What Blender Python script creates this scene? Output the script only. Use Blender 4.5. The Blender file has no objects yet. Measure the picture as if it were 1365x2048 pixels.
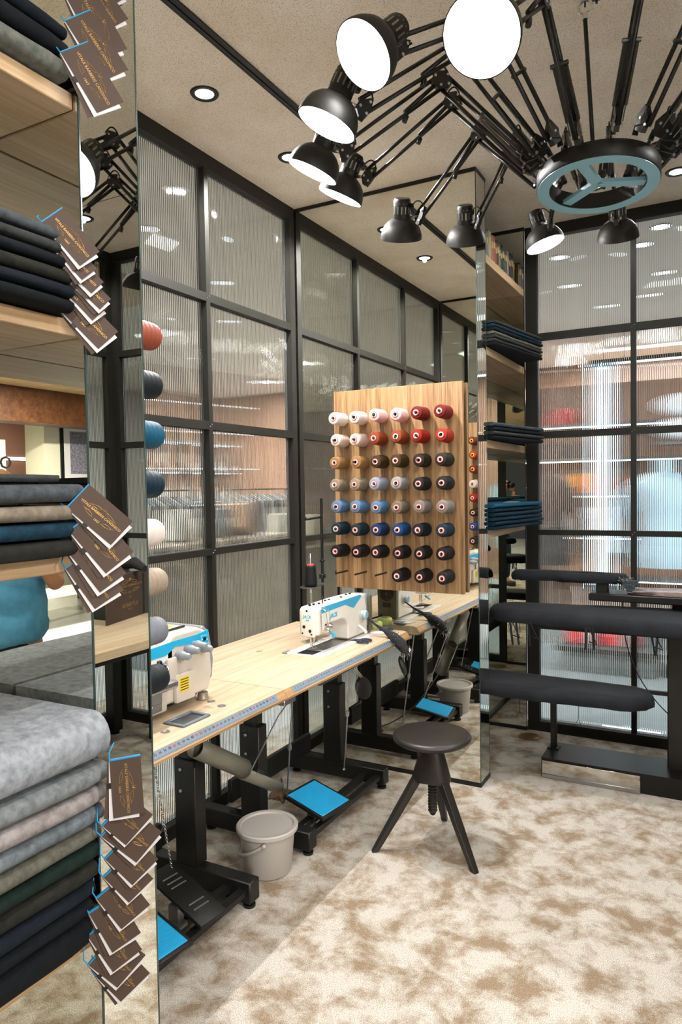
import bpy, bmesh, math, random
from mathutils import Vector, Matrix, noise
random.seed(7)
S = bpy.context.scene
COL = S.collection
PI = math.pi
D, L, T, YI, ZC = 1.028, 2.27, .152, .929, 3.037      # cabinet depth, alcove length, panel thickness, far inner mirror, ceiling
# ------------------------------------------------------------------ camera
F = 1418.7; CAM = Vector((2.0876, -3.3780, 1.5))
yw, pt, rl = [math.radians(a) for a in (28.4014, -1.9527, -.9137)]
vd = Vector((-math.sin(yw)*math.cos(pt), math.cos(yw)*math.cos(pt), math.sin(pt)))
vr = Vector((math.cos(yw), math.sin(yw), 0)); vu = vr.cross(vd)
r2 = vr*math.cos(rl)+vu*math.sin(rl); u2 = -vr*math.sin(rl)+vu*math.cos(rl)
cd = bpy.data.cameras.new('camera'); cam = bpy.data.objects.new('camera', cd); COL.objects.link(cam)
cam.matrix_world = Matrix(((r2.x, u2.x, -vd.x, CAM.x), (r2.y, u2.y, -vd.y, CAM.y), (r2.z, u2.z, -vd.z, CAM.z), (0, 0, 0, 1)))
cd.sensor_fit = 'VERTICAL'; cd.sensor_height = 36; cd.lens = F*36/2048; cd.clip_start = .005
S.camera = cam
def ray(px, py): return vd+r2*((px-682.5)/F)-u2*((py-1024)/F)
def at(px, py, ax, v):
    w = ray(px, py); return CAM+w*((v-CAM[ax])/w[ax])
def atp(px, py, p0, n):
    w = ray(px, py); return CAM+w*((Vector(p0)-CAM).dot(n)/w.dot(n))
# ------------------------------------------------------------------ materials
MT = {}
def lin(h):
    if isinstance(h, str):
        c = [int(h[i:i+2], 16)/255 for i in (0, 2, 4)]
        return tuple(x/12.92 if x <= .04045 else ((x+.055)/1.055)**2.4 for x in c)
    return h
def pm(name, col, rough=.5, metal=0., bump=0., scale=200., var=0., vscale=8., col2=None, stretch=None, emit=0., spec=None, trans=0., ior=1.45, sheen=0., coat=0.):
    if name in MT: return MT[name]
    m = bpy.data.materials.new(name); m.use_nodes = True; MT[name] = m
    nt = m.node_tree; b = nt.nodes['Principled BSDF']; c = lin(col)
    I = b.inputs
    I['Base Color'].default_value = (*c, 1); I['Roughness'].default_value = rough; I['Metallic'].default_value = metal
    if spec is not None: I['Specular IOR Level'].default_value = spec
    if trans: I['Transmission Weight'].default_value = trans; I['IOR'].default_value = ior
    if sheen: I['Sheen Weight'].default_value = sheen
    if coat: I['Coat Weight'].default_value = coat; I['Coat Roughness'].default_value = .1
    if emit: I['Emission Color'].default_value = (*c, 1); I['Emission Strength'].default_value = emit
    if var or bump or stretch or col2:
        tc = nt.nodes.new('ShaderNodeTexCoord'); mp = nt.nodes.new('ShaderNodeMapping')
        nt.links.new(tc.outputs['Object'], mp.inputs['Vector'])
        if stretch: mp.inputs['Scale'].default_value = stretch
    if var or col2:
        n = nt.nodes.new('ShaderNodeTexNoise'); n.inputs['Scale'].default_value = vscale; n.inputs['Detail'].default_value = 5; n.inputs['Roughness'].default_value = .6
        nt.links.new(mp.outputs[0], n.inputs['Vector'])
        r = nt.nodes.new('ShaderNodeValToRGB'); r.color_ramp.elements[0].position = .33; r.color_ramp.elements[1].position = .67
        d = lin(col2) if col2 else tuple(x*(1-var) for x in c)
        r.color_ramp.elements[0].color = (*d, 1); r.color_ramp.elements[1].color = (*c, 1)
        nt.links.new(n.outputs['Fac'], r.inputs['Fac']); nt.links.new(r.outputs['Color'], I['Base Color'])
    if bump:
        n2 = nt.nodes.new('ShaderNodeTexNoise'); n2.inputs['Scale'].default_value = scale; n2.inputs['Detail'].default_value = 3
        nt.links.new(tc.outputs['Object'], n2.inputs['Vector'])
        bp = nt.nodes.new('ShaderNodeBump'); bp.inputs['Strength'].default_value = bump; bp.inputs['Distance'].default_value = .002
        nt.links.new(n2.outputs['Fac'], bp.inputs['Height']); nt.links.new(bp.outputs['Normal'], I['Normal'])
    return m
def wood(name, c1, c2, axis=1, scale=1., rough=.45):
    """long grain along the given axis"""
    if name in MT: return MT[name]
    m = bpy.data.materials.new(name); m.use_nodes = True; MT[name] = m
    nt = m.node_tree; b = nt.nodes['Principled BSDF']; N = nt.nodes.new; LK = nt.links.new
    tc = N('ShaderNodeTexCoord'); mp = N('ShaderNodeMapping'); s = [26*scale]*3; s[axis] = 1.1*scale; mp.inputs['Scale'].default_value = s
    LK(tc.outputs['Object'], mp.inputs['Vector'])
    n = N('ShaderNodeTexNoise'); n.inputs['Scale'].default_value = 1; n.inputs['Detail'].default_value = 6; n.inputs['Distortion'].default_value = .6; n.inputs['Roughness'].default_value = .65
    LK(mp.outputs[0], n.inputs['Vector'])
    n2 = N('ShaderNodeTexNoise'); mp2 = N('ShaderNodeMapping'); s2 = [150*scale]*3; s2[axis] = 4*scale; mp2.inputs['Scale'].default_value = s2
    LK(tc.outputs['Object'], mp2.inputs['Vector']); LK(mp2.outputs[0], n2.inputs['Vector']); n2.inputs['Scale'].default_value = 1; n2.inputs['Detail'].default_value = 3
    mx = N('ShaderNodeMath'); mx.operation = 'MULTIPLY_ADD'; mx.inputs[1].default_value = .35; LK(n2.outputs['Fac'], mx.inputs[0]); LK(n.outputs['Fac'], mx.inputs[2])
    r = N('ShaderNodeValToRGB'); r.color_ramp.elements[0].position = .5; r.color_ramp.elements[1].position = .82
    r.color_ramp.elements[0].color = (*lin(c2), 1); r.color_ramp.elements[1].color = (*lin(c1), 1)
    LK(mx.outputs[0], r.inputs['Fac']); LK(r.outputs['Color'], b.inputs['Base Color']); b.inputs['Roughness'].default_value = rough
    return m
def cloth(name, c1, c2=None, scale=900., sheen=.0, rough=.9, fuzz=30.):
    c2 = c2 or tuple(x*.72 for x in lin(c1))
    return pm(name, c1, rough, bump=.35, scale=scale, col2=c2, vscale=fuzz, sheen=sheen, spec=.2)
BLK = pm('black_metal', (.012, .012, .011), .38, .3)
BLKM = pm('black_frame_paint', '16150f', .62, spec=.3)
BLKD = pm('black_satin', (.007, .007, .0065), .42, spec=.35)
GRV = pm('dark_gap', (.004, .004, .004), .8)
CHR = pm('chrome', (.75, .75, .73), .18, 1)
STL = pm('brushed_steel', (.45, .46, .47), .35, 1)
WHT = pm('white_enamel', 'e6e2da', .3, coat=.3)
CYN = pm('cyan_enamel', '1fa3cf', .35)
GRYP = pm('grey_plastic', '5f6468', .45)
MIR = pm('mirror_glass', (.80, .805, .75), .0, 1.)
EDGE = pm('mirror_edge', (.035, .06, .055), .15)
OAK = wood('oak_shelf', 'c2a684', 'a5845c', 1)
OAKV = wood('oak_pegboard', 'ad8961', '6f4f2f', 2, 1.7)
DESKW = wood('pale_ash_desk', 'c8b69c', 'ab9374', 1, 1., .45)
EDGEW = wood('warm_wood_edge', 'b48f66', '8d6a42', 1)
WALN = wood('walnut', '5f3b22', '3c2010', 0, .6)
GOLD = pm('gold_foil', 'c9a05a', .35, .7)
BRN = pm('brown_card', '45342b', .7)
PAPER = pm('white_paper', 'c9c6c8', .7)
BLUEC = pm('blue_cord', '1483b4', .6)
REDP = pm('red_plastic', 'c33a33', .4)
GLASS = bpy.data.materials.new('fluted_glass'); GLASS.use_nodes = True
_n = GLASS.node_tree; _n.nodes.clear()
_o = _n.nodes.new('ShaderNodeOutputMaterial'); _g = _n.nodes.new('ShaderNodeBsdfGlass'); _g.inputs['IOR'].default_value = 1.42; _g.inputs['Roughness'].default_value = .0; _g.inputs['Color'].default_value = (.93, .96, .96, 1)
_n.links.new(_g.outputs[0], _o.inputs[0])
def emis(name, col, st):
    if name in MT: return MT[name]
    m = bpy.data.materials.new(name); m.use_nodes = True; MT[name] = m; nt = m.node_tree; nt.nodes.clear()
    o = nt.nodes.new('ShaderNodeOutputMaterial'); e = nt.nodes.new('ShaderNodeEmission'); e.inputs[0].default_value = (*lin(col), 1); e.inputs[1].default_value = st
    nt.links.new(e.outputs[0], o.inputs[0]); return m
# carpet: cream and tan swirls of brushed pile
def carpet():
    m = bpy.data.materials.new('carpet_pile'); m.use_nodes = True; nt = m.node_tree; b = nt.nodes['Principled BSDF']; N = nt.nodes.new; LK = nt.links.new
    tc = N('ShaderNodeTexCoord')
    n = N('ShaderNodeTexNoise'); n.inputs['Scale'].default_value = 8; n.inputs['Detail'].default_value = 6; n.inputs['Roughness'].default_value = .66; n.inputs['Distortion'].default_value = .25
    LK(tc.outputs['Object'], n.inputs['Vector'])
    r = N('ShaderNodeValToRGB'); r.color_ramp.elements[0].position = .38; r.color_ramp.elements[1].position = .58
    r.color_ramp.elements[0].color = (*lin('98856f'), 1); r.color_ramp.elements[1].color = (*lin('cec8be'), 1)
    LK(n.outputs['Fac'], r.inputs['Fac'])
    f = N('ShaderNodeTexNoise'); f.inputs['Scale'].default_value = 330; f.inputs['Detail'].default_value = 2; LK(tc.outputs['Object'], f.inputs['Vector'])
    fr = N('ShaderNodeValToRGB'); fr.color_ramp.elements[0].position = .3; fr.color_ramp.elements[1].position = .7; fr.color_ramp.elements[0].color = (.42, .40, .37, 1); fr.color_ramp.elements[1].color = (1.15, 1.15, 1.15, 1)
    LK(f.outputs['Fac'], fr.inputs['Fac'])
    mx = N('ShaderNodeMix'); mx.data_type = 'RGBA'; mx.blend_type = 'MULTIPLY'; mx.inputs[0].default_value = 1
    LK(r.outputs['Color'], mx.inputs[6]); LK(fr.outputs['Color'], mx.inputs[7]); LK(mx.outputs[2], b.inputs['Base Color'])
    b.inputs['Roughness'].default_value = .95; b.inputs['Specular IOR Level'].default_value = .1
    bp = N('ShaderNodeBump'); bp.inputs['Strength'].default_value = .6; bp.inputs['Distance'].default_value = .004; LK(f.outputs['Fac'], bp.inputs['Height']); LK(bp.outputs[0], b.inputs['Normal'])
    return m
def plaster():
    m = bpy.data.materials.new('speckled_plaster'); m.use_nodes = True; nt = m.node_tree; b = nt.nodes['Principled BSDF']; N = nt.nodes.new; LK = nt.links.new
    tc = N('ShaderNodeTexCoord')
    n = N('ShaderNodeTexNoise'); n.inputs['Scale'].default_value = 360; n.inputs['Detail'].default_value = 2; LK(tc.outputs['Object'], n.inputs['Vector'])
    r = N('ShaderNodeValToRGB'); r.color_ramp.elements[0].position = .33; r.color_ramp.elements[1].position = .44
    r.color_ramp.elements[0].color = (*lin('9c8a74'), 1); r.color_ramp.elements[1].color = (*lin('efe6da'), 1)
    LK(n.outputs['Fac'], r.inputs['Fac'])
    g = N('ShaderNodeTexNoise'); g.inputs['Scale'].default_value = 4; g.inputs['Detail'].default_value = 4; LK(tc.outputs['Object'], g.inputs['Vector'])
    gr = N('ShaderNodeValToRGB'); gr.color_ramp.elements[0].position = .35; gr.color_ramp.elements[1].position = .7; gr.color_ramp.elements[0].color = (.86, .82, .76, 1); gr.color_ramp.elements[1].color = (1, 1, 1, 1); LK(g.outputs['Fac'], gr.inputs['Fac'])
    mx = N('ShaderNodeMix'); mx.data_type = 'RGBA'; mx.blend_type = 'MULTIPLY'; mx.inputs[0].default_value = 1
    LK(r.outputs['Color'], mx.inputs[6]); LK(gr.outputs['Color'], mx.inputs[7]); LK(mx.outputs[2], b.inputs['Base Color'])
    b.inputs['Roughness'].default_value = .9
    bp = N('ShaderNodeBump'); bp.inputs['Strength'].default_value = .5; bp.inputs['Distance'].default_value = .003; LK(n.outputs['Fac'], bp.inputs['Height']); LK(bp.outputs[0], b.inputs['Normal'])
    return m
# ------------------------------------------------------------------ mesh builder
class MB:
    def __init__(s): s.v = []; s.f = []; s.m = []; s.sm = []
    def add(s, vs, fs, mi=0, sm=False, M=None):
        o = len(s.v)
        s.v += [tuple(M @ Vector(p)) if M is not None else tuple(p) for p in vs]
        for f in fs: s.f.append([i+o for i in f]); s.m.append(mi); s.sm.append(sm)
        return s
    def box(s, x0, x1, y0, y1, z0, z1, mi=0, M=None):
        v = [(x, y, z) for x in (x0, x1) for y in (y0, y1) for z in (z0, z1)]
        return s.add(v, [(0, 1, 3, 2), (4, 6, 7, 5), (0, 4, 5, 1), (2, 3, 7, 6), (0, 2, 6, 4), (1, 5, 7, 3)], mi, False, M)
    def rbox(s, x0, x1, y0, y1, z0, z1, r=.005, seg=2, mi=0, M=None):
        b = bmesh.new(); bmesh.ops.create_cube(b, size=1)
        for w in b.verts: w.co = Vector(((x0+x1)/2+w.co.x*(x1-x0), (y0+y1)/2+w.co.y*(y1-y0), (z0+z1)/2+w.co.z*(z1-z0)))
        bmesh.ops.bevel(b, geom=b.edges[:], offset=r, segments=seg, affect='EDGES', profile=.5)
        s.add([w.co.copy() for w in b.verts], [[w.index for w in f.verts] for f in b.faces], mi, True, M); b.free(); return s
    def tube(s, pts, r, n=8, mi=0, cap=True, M=None, sm=True):
        pts = [Vector(p) for p in pts]; rs = r if isinstance(r, (list, tuple)) else [r]*len(pts)
        V = []; Fc = []; up = None
        for i, p in enumerate(pts):
            t = (pts[min(i+1, len(pts)-1)]-pts[max(i-1, 0)]).normalized()
            if up is None: up = Vector((0, 0, 1)) if abs(t.z) < .9 else Vector((1, 0, 0))
            a = t.cross(up).normalized(); b = a.cross(t).normalized(); up = b
            V += [p+(a*math.cos(2*PI*k/n)+b*math.sin(2*PI*k/n))*rs[i] for k in range(n)]
        for i in range(len(pts)-1):
            for k in range(n): Fc.append((i*n+k, i*n+(k+1) % n, (i+1)*n+(k+1) % n, (i+1)*n+k))
        s.add(V, Fc, mi, sm, M)
        if cap: s.add(V[:n], [list(range(n))[::-1]], mi, False, M); s.add(V[-n:], [list(range(n))], mi, False, M)
        return s
    def lathe(s, prof, n=24, mi=0, M=None, sm=True, close=False):
        """profile of (r, z), turned round z"""
        V = []; Fc = []
        for r, z in prof: V += [(r*math.cos(2*PI*k/n), r*math.sin(2*PI*k/n), z) for k in range(n)]
        m = len(prof)
        for i in range(m if close else m-1):
            j = (i+1) % m
            for k in range(n): Fc.append((i*n+k, i*n+(k+1) % n, j*n+(k+1) % n, j*n+k))
        return s.add(V, Fc, mi, sm, M)
    def disc(s, r, z=0, n=24, mi=0, M=None, sx=1, sy=1):
        return s.add([(r*sx*math.cos(2*PI*k/n), r*sy*math.sin(2*PI*k/n), z) for k in range(n)], [list(range(n))], mi, False, M)
    def prism(s, poly, axis, a, b, mi=0, M=None, sm=False):
        """2-D polygon extruded along axis from a to b"""
        def P(p, t): q = list(p); q.insert(axis, t); return tuple(q)
        n = len(poly); V = [P(p, a) for p in poly]+[P(p, b) for p in poly]
        s.add(V, [(i, (i+1) % n, n+(i+1) % n, n+i) for i in range(n)], mi, sm, M)
        s.add(V[:n], [list(range(n))[::-1]], mi, False, M); s.add(V[n:], [list(range(n))], mi, False, M)
        return s
    def sphere(s, c, r, n=14, mi=0, sc=(1, 1, 1), M=None):
        V = []; m = n//2
        for i in range(m+1):
            th = PI*i/m
            V += [(c[0]+r*sc[0]*math.sin(th)*math.cos(2*PI*k/n), c[1]+r*sc[1]*math.sin(th)*math.sin(2*PI*k/n), c[2]+r*sc[2]*math.cos(th)) for k in range(n)]
        return s.add(V, [(i*n+k, (i+1)*n+k, (i+1)*n+(k+1) % n, i*n+(k+1) % n) for i in range(m) for k in range(n)], mi, True, M)
    def mesh(s, name, mats):
        me = bpy.data.meshes.new(name); me.from_pydata(s.v, [], s.f)
        for m in (mats if isinstance(mats, (list, tuple)) else [mats]): me.materials.append(m)
        me.polygons.foreach_set('material_index', s.m); me.polygons.foreach_set('use_smooth', s.sm)
        b = bmesh.new(); b.from_mesh(me); bmesh.ops.remove_doubles(b, verts=b.verts, dist=1e-6); bmesh.ops.recalc_face_normals(b, faces=b.faces)
        for e in b.edges:
            if len(e.link_faces) == 2 and e.calc_face_angle(0) > .72: e.smooth = False
        b.to_mesh(me); b.free()
        me.update(); return me
    def build(s, name, mats, parent=None, loc=None, smooth_angle=None):
        o = bpy.data.objects.new(name, s.mesh(name, mats)); COL.objects.link(o)
        if parent: o.parent = parent
        if loc: o.location = loc
        return o
def tag(o, label=None, cat=None, group=None, kind=None):
    if label: o['label'] = label
    if cat: o['category'] = cat
    if group: o['group'] = group
    if kind: o['kind'] = kind
    return o
def empty(name, label=None, cat=None, loc=(0, 0, 0), group=None, kind=None, M=None):
    o = bpy.data.objects.new(name, None); COL.objects.link(o); o.location = loc; o.empty_display_size = .05
    if M is not None: o.matrix_world = M
    return tag(o, label, cat, group, kind)
def copy_tree(o, parent=None):
    c = o.copy(); COL.objects.link(c)
    if parent: c.parent = parent
    for ch in list(o.children): copy_tree(ch, c)
    return c
def align(d, up=(0, 0, 1)):
    """rotation whose z axis is d"""
    z = Vector(d).normalized(); x = Vector(up).cross(z)
    if x.length < 1e-4: x = Vector((1, 0, 0))
    x.normalize(); y = z.cross(x); return Matrix((x, y, z)).transposed().to_4x4()
def bend(a, b, c, n=8):
    a, b, c = Vector(a), Vector(b), Vector(c)
    return [a*(1-t)**2+b*2*t*(1-t)+c*t*t for t in [i/n for i in range(n+1)]]
FONT_CACHE = {}
def text(name, body, size, mat, M, parent=None, extrude=.0003, ax='CENTER', shear=0, sp=1., bold=0.):
    cu = bpy.data.curves.new(name, 'FONT'); cu.body = body; cu.size = size; cu.extrude = extrude; cu.align_x = ax; cu.align_y = 'CENTER'; cu.shear = shear; cu.space_character = sp; cu.resolution_u = 2; cu.offset = bold*size
    t = bpy.data.objects.new(name, cu); COL.objects.link(t)
    dg = bpy.context.evaluated_depsgraph_get(); me = bpy.data.meshes.new_from_object(t.evaluated_get(dg))
    bpy.data.objects.remove(t); bpy.data.curves.remove(cu)
    me.materials.clear(); me.materials.append(mat)
    if M is not None: me.transform(M)
    if parent is False: return me
    o = bpy.data.objects.new(name, me); COL.objects.link(o)
    if parent: o.parent = parent
    return o
def join_meshes(name, mes, mat, parent=None):
    b = bmesh.new()
    for me in mes: b.from_mesh(me)
    o = bpy.data.meshes.new(name); b.to_mesh(o); b.free(); o.materials.append(mat)
    for me in mes: bpy.data.meshes.remove(me)
    ob = bpy.data.objects.new(name, o); COL.objects.link(ob)
    if parent: ob.parent = parent
    return ob
# ================================================================== THE ROOM
CARPET = carpet(); PLAST = plaster()
fl = MB().box(-.35, 3.9, -5.2, 1.02, -.05, 0).build('floor', CARPET); tag(fl, 'beige and tan mottled plush carpet', kind='structure')
ce = MB().box(-.1, 3.7, -4.6, 1.03, ZC, ZC+.06).build('ceiling', PLAST); tag(ce, 'beige speckled plaster ceiling', kind='structure')
PITCH = .0116
PANES = {}
WEB = pm('glass_web', (.16, .155, .14), .5)
def pane_mesh(w, h):
    """fluted glass sheet: ribs on the front (+Y side), flat back; x from 0 to w, z from 0 to h"""
    k = (round(w, 3), round(h, 3))
    if k in PANES: return PANES[k]
    n = max(2, round(w/PITCH)); seg = 6; V = []; Fc = []
    us = (0, .09, .18, .385, .59, .795); hs = (0, -.0014, 0, .00008, .00010, .00008)
    xs = [w*(i//seg+us[i % seg])/n for i in range(n*seg)]+[w]
    prof = [.004+hs[i % seg] for i in range(n*seg)]+[.004]
    for x, y in zip(xs, prof): V += [(x, y, 0), (x, y, h)]
    m = len(V)
    for x, y in zip(xs, prof): V += [(x, -y, 0), (x, -y, h)]
    N = len(xs); V += list(V); q = 2*m
    for i in range(N-1):
        Fc.append((2*i, 2*i+1, 2*i+3, 2*i+2)); Fc.append((m+2*i, m+2*i+2, m+2*i+3, m+2*i+1))
        Fc.append((q+2*i+1, q+m+2*i+1, q+m+2*i+3, q+2*i+3)); Fc.append((q+2*i, q+2*i+2, q+m+2*i+2, q+m+2*i))
    Fc += [(q, q+m, q+m+1, q+1), (q+2*N-2, q+2*N-1, q+m+2*N-1, q+m+2*N-2)]
    nb = len(Fc)
    for k3 in range(n):            # inner webs of the twin-wall sheet
        x = w*(k3+.09)/n; o = len(V)
        V += [(x+dx, dy, zz) for dx in (-.00035, .00035) for dy in (-.0024, .0024) for zz in (.0005, h-.0005)]
        Fc += [(o, o+1, o+3, o+2), (o+4, o+6, o+7, o+5), (o, o+4, o+5, o+1), (o+2, o+3, o+7, o+6)]
    me = bpy.data.meshes.new('glass_pane'); me.from_pydata(V, [], Fc); me.materials.append(GLASS); me.materials.append(WEB)
    for p in list(me.polygons)[nb:]: p.material_index = 1
    for k2, p in enumerate(me.polygons): p.use_smooth = k2 < 4*(N-1) and k2 % 4 < 2
    b = bmesh.new(); b.from_mesh(me); fs = [f for f in b.faces]
    for f in fs:
        if f.material_index: continue
        c = f.calc_center_median(); out = Vector((0, 1 if c.y > 0 else -1, 0)) if f.smooth else Vector((c.x-w/2, 0, c.z-h/2)) if abs(f.normal.y) < .5 else f.normal
        if not f.smooth: out = Vector((0, 0, c.z-h/2)) if abs(f.normal.z) > .5 else Vector((c.x-w/2, 0, 0))
        if f.normal.dot(out) < 0: f.normal_flip()
    for f in fs: f.smooth = False
    b.to_mesh(me); b.free()
    PANES[k] = me; return me
RAILS = [(2.403, 2.365), (1.816, 1.778), (1.228, 1.197), (.658, .627)]
def glass_wall(name, label, length, mulls, endw, M, bot=.06, depth=.055):
    """frame face on local y=0, room on +y; x runs 0..length"""
    root = empty(name, label, kind='structure', M=M)
    top = ZC-.066
    MB().box(0, length, -depth, 0, top, ZC).build('top_rail', BLKM, root)
    MB().box(0, length, -depth-.02, .004, 0, bot).build('bottom_rail', BLKM, root)
    for a, b in ((0, endw[0]), (length-endw[1], length)):
        MB().box(a, b, -depth, 0, bot, top).build('post', BLKM, root)
    ms = [(m-.014, m+.014) for m in mulls]
    for a, b in ms: MB().box(a, b, -depth, -.001, bot, top).build('mullion', BLKM, root)
    edges = [endw[0]]+[e for m in ms for e in m]+[length-endw[1]]
    zs = [top]+[z for r in RAILS for z in r]+[bot]
    for k, (z1, z0) in enumerate(RAILS):
        for i in range(0, len(edges), 2): MB().box(edges[i], edges[i+1], -depth, -.001, z0, z1).build('glazing_bar', BLKM, root)
    for i in range(0, len(edges), 2):
        for j in range(0, len(zs), 2):
            w = edges[i+1]-edges[i]; h = zs[j]-zs[j+1]
            o = bpy.data.objects.new('glass_pane', pane_mesh(w, h)); COL.objects.link(o); o.parent = root; o.location = (edges[i], -.036, zs[j+1])
    scr = MB()
    for m in mulls:
        for z1, z0 in RAILS: scr.sphere((m-.006, .0, (z1+z0)/2+.006), .003, 8); scr.sphere((m+.006, .0, (z1+z0)/2-.004), .003, 8)
    if mulls: scr.build('screws', STL, root)
    return root
def RZ(a, x, y): return Matrix.Translation((x, y, 0)) @ Matrix.Rotation(math.radians(a), 4, 'Z')
# left wall: local x runs toward -Y (room on +X)  -> rotate -90
glass_wall('wall_left', 'black framed fluted glass wall behind the sewing desks', L-.022, [.763-.009, 1.526-.009], (.045, .045), RZ(-90, 0, -.011))
# far wall behind the ironing boards: room on -Y -> rotate 180
glass_wall('wall_back', 'black framed fluted glass wall behind the ironing boards', 2.602-1.03, [2.602-2.16, 2.602-1.635], (.05, .07), RZ(180, 2.602, .95))
# the room narrows beyond the picture on the right
glass_wall('wall_return', 'short black framed fluted glass wall right of the ironing boards', .86, [.43], (.05, .05), RZ(180, 3.46, 0))
glass_wall('wall_side', 'narrow fluted glass wall closing the ironing corner', .945, [.47], (.05, .05), RZ(90, 2.60, 0))
glass_wall('wall_right', 'black framed fluted glass wall behind the side table, seen in the mirror', 2.3, [.57, 1.14, 1.71], (.05, .05), RZ(90, 3.46, -2.3))
# ---- mirror clad cabinets
def bevel_line(root, pts): MB().tube(pts, .0016, 6).build('bevel_line', EDGE, root)
def mirror_panel(name, label, x0, y0, y1):
    r = empty(name, label, kind='structure')
    MB().box(x0+.006, D-.006, y0+.006, y1-.006, .02, ZC-.016).build('core', GRV, r)
    MB().box(x0, D-.003, y0, y0+.004, .022, ZC-.018).build('near_mirror', MIR, r)
    MB().box(x0, D-.003, y1-.004, y1, .022, ZC-.018).build('far_mirror', MIR, r)
    MB().box(D-.004, D, y0+.003, y1-.003, .022, ZC-.018).build('front_mirror', MIR, r)
    for y in (y0+.0012, y1-.0012): MB().box(D-.003, D+.0008, y-.0016, y+.0016, .022, ZC-.018).build('mirror_edge', EDGE, r)
    MB().box(x0, D+.002, y0-.002, y1+.002, 0, .022).build('plinth', BLKD, r)
    MB().box(x0, D+.002, y0-.004, y1+.004, ZC-.018, ZC).build('top_trim', BLKD, r)
    return r
mirror_panel('wall_mirror_far', 'tall mirrored cabinet end holding the thread pegboard', -.05, 0, T)
mirror_panel('wall_mirror_near', 'tall mirrored cabinet end beside the near fabric shelves', -.05, -L-T, -L)
BX = .757
def back_mirror(name, label, y0, y1, endy=None):
    r = empty(name, label, kind='structure')
    MB().box(BX-.02, BX-.004, y0, y1, .02, ZC-.02).build('backing', GRV, r)
    MB().box(BX-.004, BX, y0, y1, .022, ZC-.018).build('back_mirror', MIR, r)
    MB().box(BX, BX+.012, y0, y1, 0, .022).build('plinth', BLKD, r)
    return r
back_mirror('wall_shelf_back_near', 'mirror lining the back of the near fabric shelves', -4.3, -L-T)
back_mirror('wall_shelf_back_far', 'mirror lining the back of the far fabric shelves', T, YI)
r = empty('wall_shelf_end', 'mirrored inner end of the far shelves next to the glass wall', kind='structure')
MB().box(BX-.02, D, YI+.004, YI+.02, .02, ZC-.02).build('backing', GRV, r)
MB().box(BX-.02, D-.001, YI, YI+.004, .022, ZC-.022).build('end_mirror', MIR, r)
MB().box(BX, D+.002, YI-.003, YI+.02, 0, .022).build('plinth', BLKD, r)
MB().box(BX-.02, D+.002, YI-.004, YI+.02, ZC-.02, ZC).build('top_trim', BLKD, r)
# ceiling slot track
tr = empty('trim_1', 'black recessed track in the ceiling along the alcove', kind='structure')
MB().box(.532, .578, -4.0, -.252, ZC-.004, ZC+.001).build('channel', GRV, tr)
MB().box(.548, .556, -4.0, -.252, ZC-.009, ZC-.004).build('conductor', BLK, tr)
MB().box(.560, .580, -4.0, -.252, ZC-.007, ZC-.004).build('flange', BLKD, tr)
MB().box(2.1, 3.4, -.62, -.617, ZC-.0015, ZC+.001).build('trim_2', GRV)['kind'] = 'structure'
# ---- shelves
def shelf(y0, y1, z, label, th=.034):
    r = MB().rbox(BX+.003, D-.012, y0, y1, z-th, z, .002, 1).build('wooden_shelf', OAK)
    return tag(r, label, 'shelf')
NEARZ = [2.243, 1.821, 1.382, .655]; FARZ = [2.679, 2.213, 1.736, 1.268]
for z, l in zip(NEARZ, ('near oak shelf at the top under blue black cloth', 'near oak shelf, second from top, under the dark cloths', 'near oak shelf under the beige and blue cloths', 'lowest near oak shelf under the tall grey and black stack')):
    shelf(-4.2, -L-T-.002, z, l, .031)
for z, l in zip(FARZ, ('far oak shelf holding the row of sample books', 'far oak shelf under the grey and black cloth stack', 'far oak shelf under the thin charcoal stack', 'far oak shelf under the teal cloth stack')):
    shelf(T+.002, YI-.002, z, l, .042)
# shelves' side panel of the near cabinet behind the camera
# ---- downlights
DLM = emis('downlight_glow', (1, .97, .92), 14)
def downlight(x, y, label, power=60, size=1.35, group='recessed ceiling downlights', z=ZC, blend=.35):
    r = empty('downlight', label, 'ceiling light', (x, y, z), group)
    MB().lathe([(.036, .002), (.037, -.004), (.052, -.006), (.056, -.001), (.056, .002)], 28).build('trim_ring', BLKD, r)
    MB().disc(.036, -.0015, 24).build('lens', DLM, r)
    if power:
        ld = bpy.data.lights.new('downlight_beam', 'SPOT'); ld.energy = power; ld.spot_size = size*2; ld.spot_blend = blend; ld.shadow_soft_size = .012; ld.color = (1, .975, .945)
        lo = bpy.data.objects.new('downlight_beam', ld); COL.objects.link(lo); lo.parent = r; lo.location = (0, 0, -.015)
    return r
downlight(.31, -1.15, 'recessed downlight over the desk nearest the near shelves', 135)
downlight(.31, -.535, 'recessed downlight over the desk closest to the mirror', 135)
downlight(1.88, .56, 'recessed downlight right of the black lamp ring near the glass wall', 12)
downlight(1.49, .53, 'recessed downlight seen through the black lamp ring', 12)
downlight(3.14, -.5, 'recessed downlight over the side table, seen in the mirror strip', 50)
downlight(3.0, -2.6, 'recessed downlight by the entrance side of the room', 70)
downlight(1.9, -3.9, 'recessed downlight behind the photographer', 120)
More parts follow.
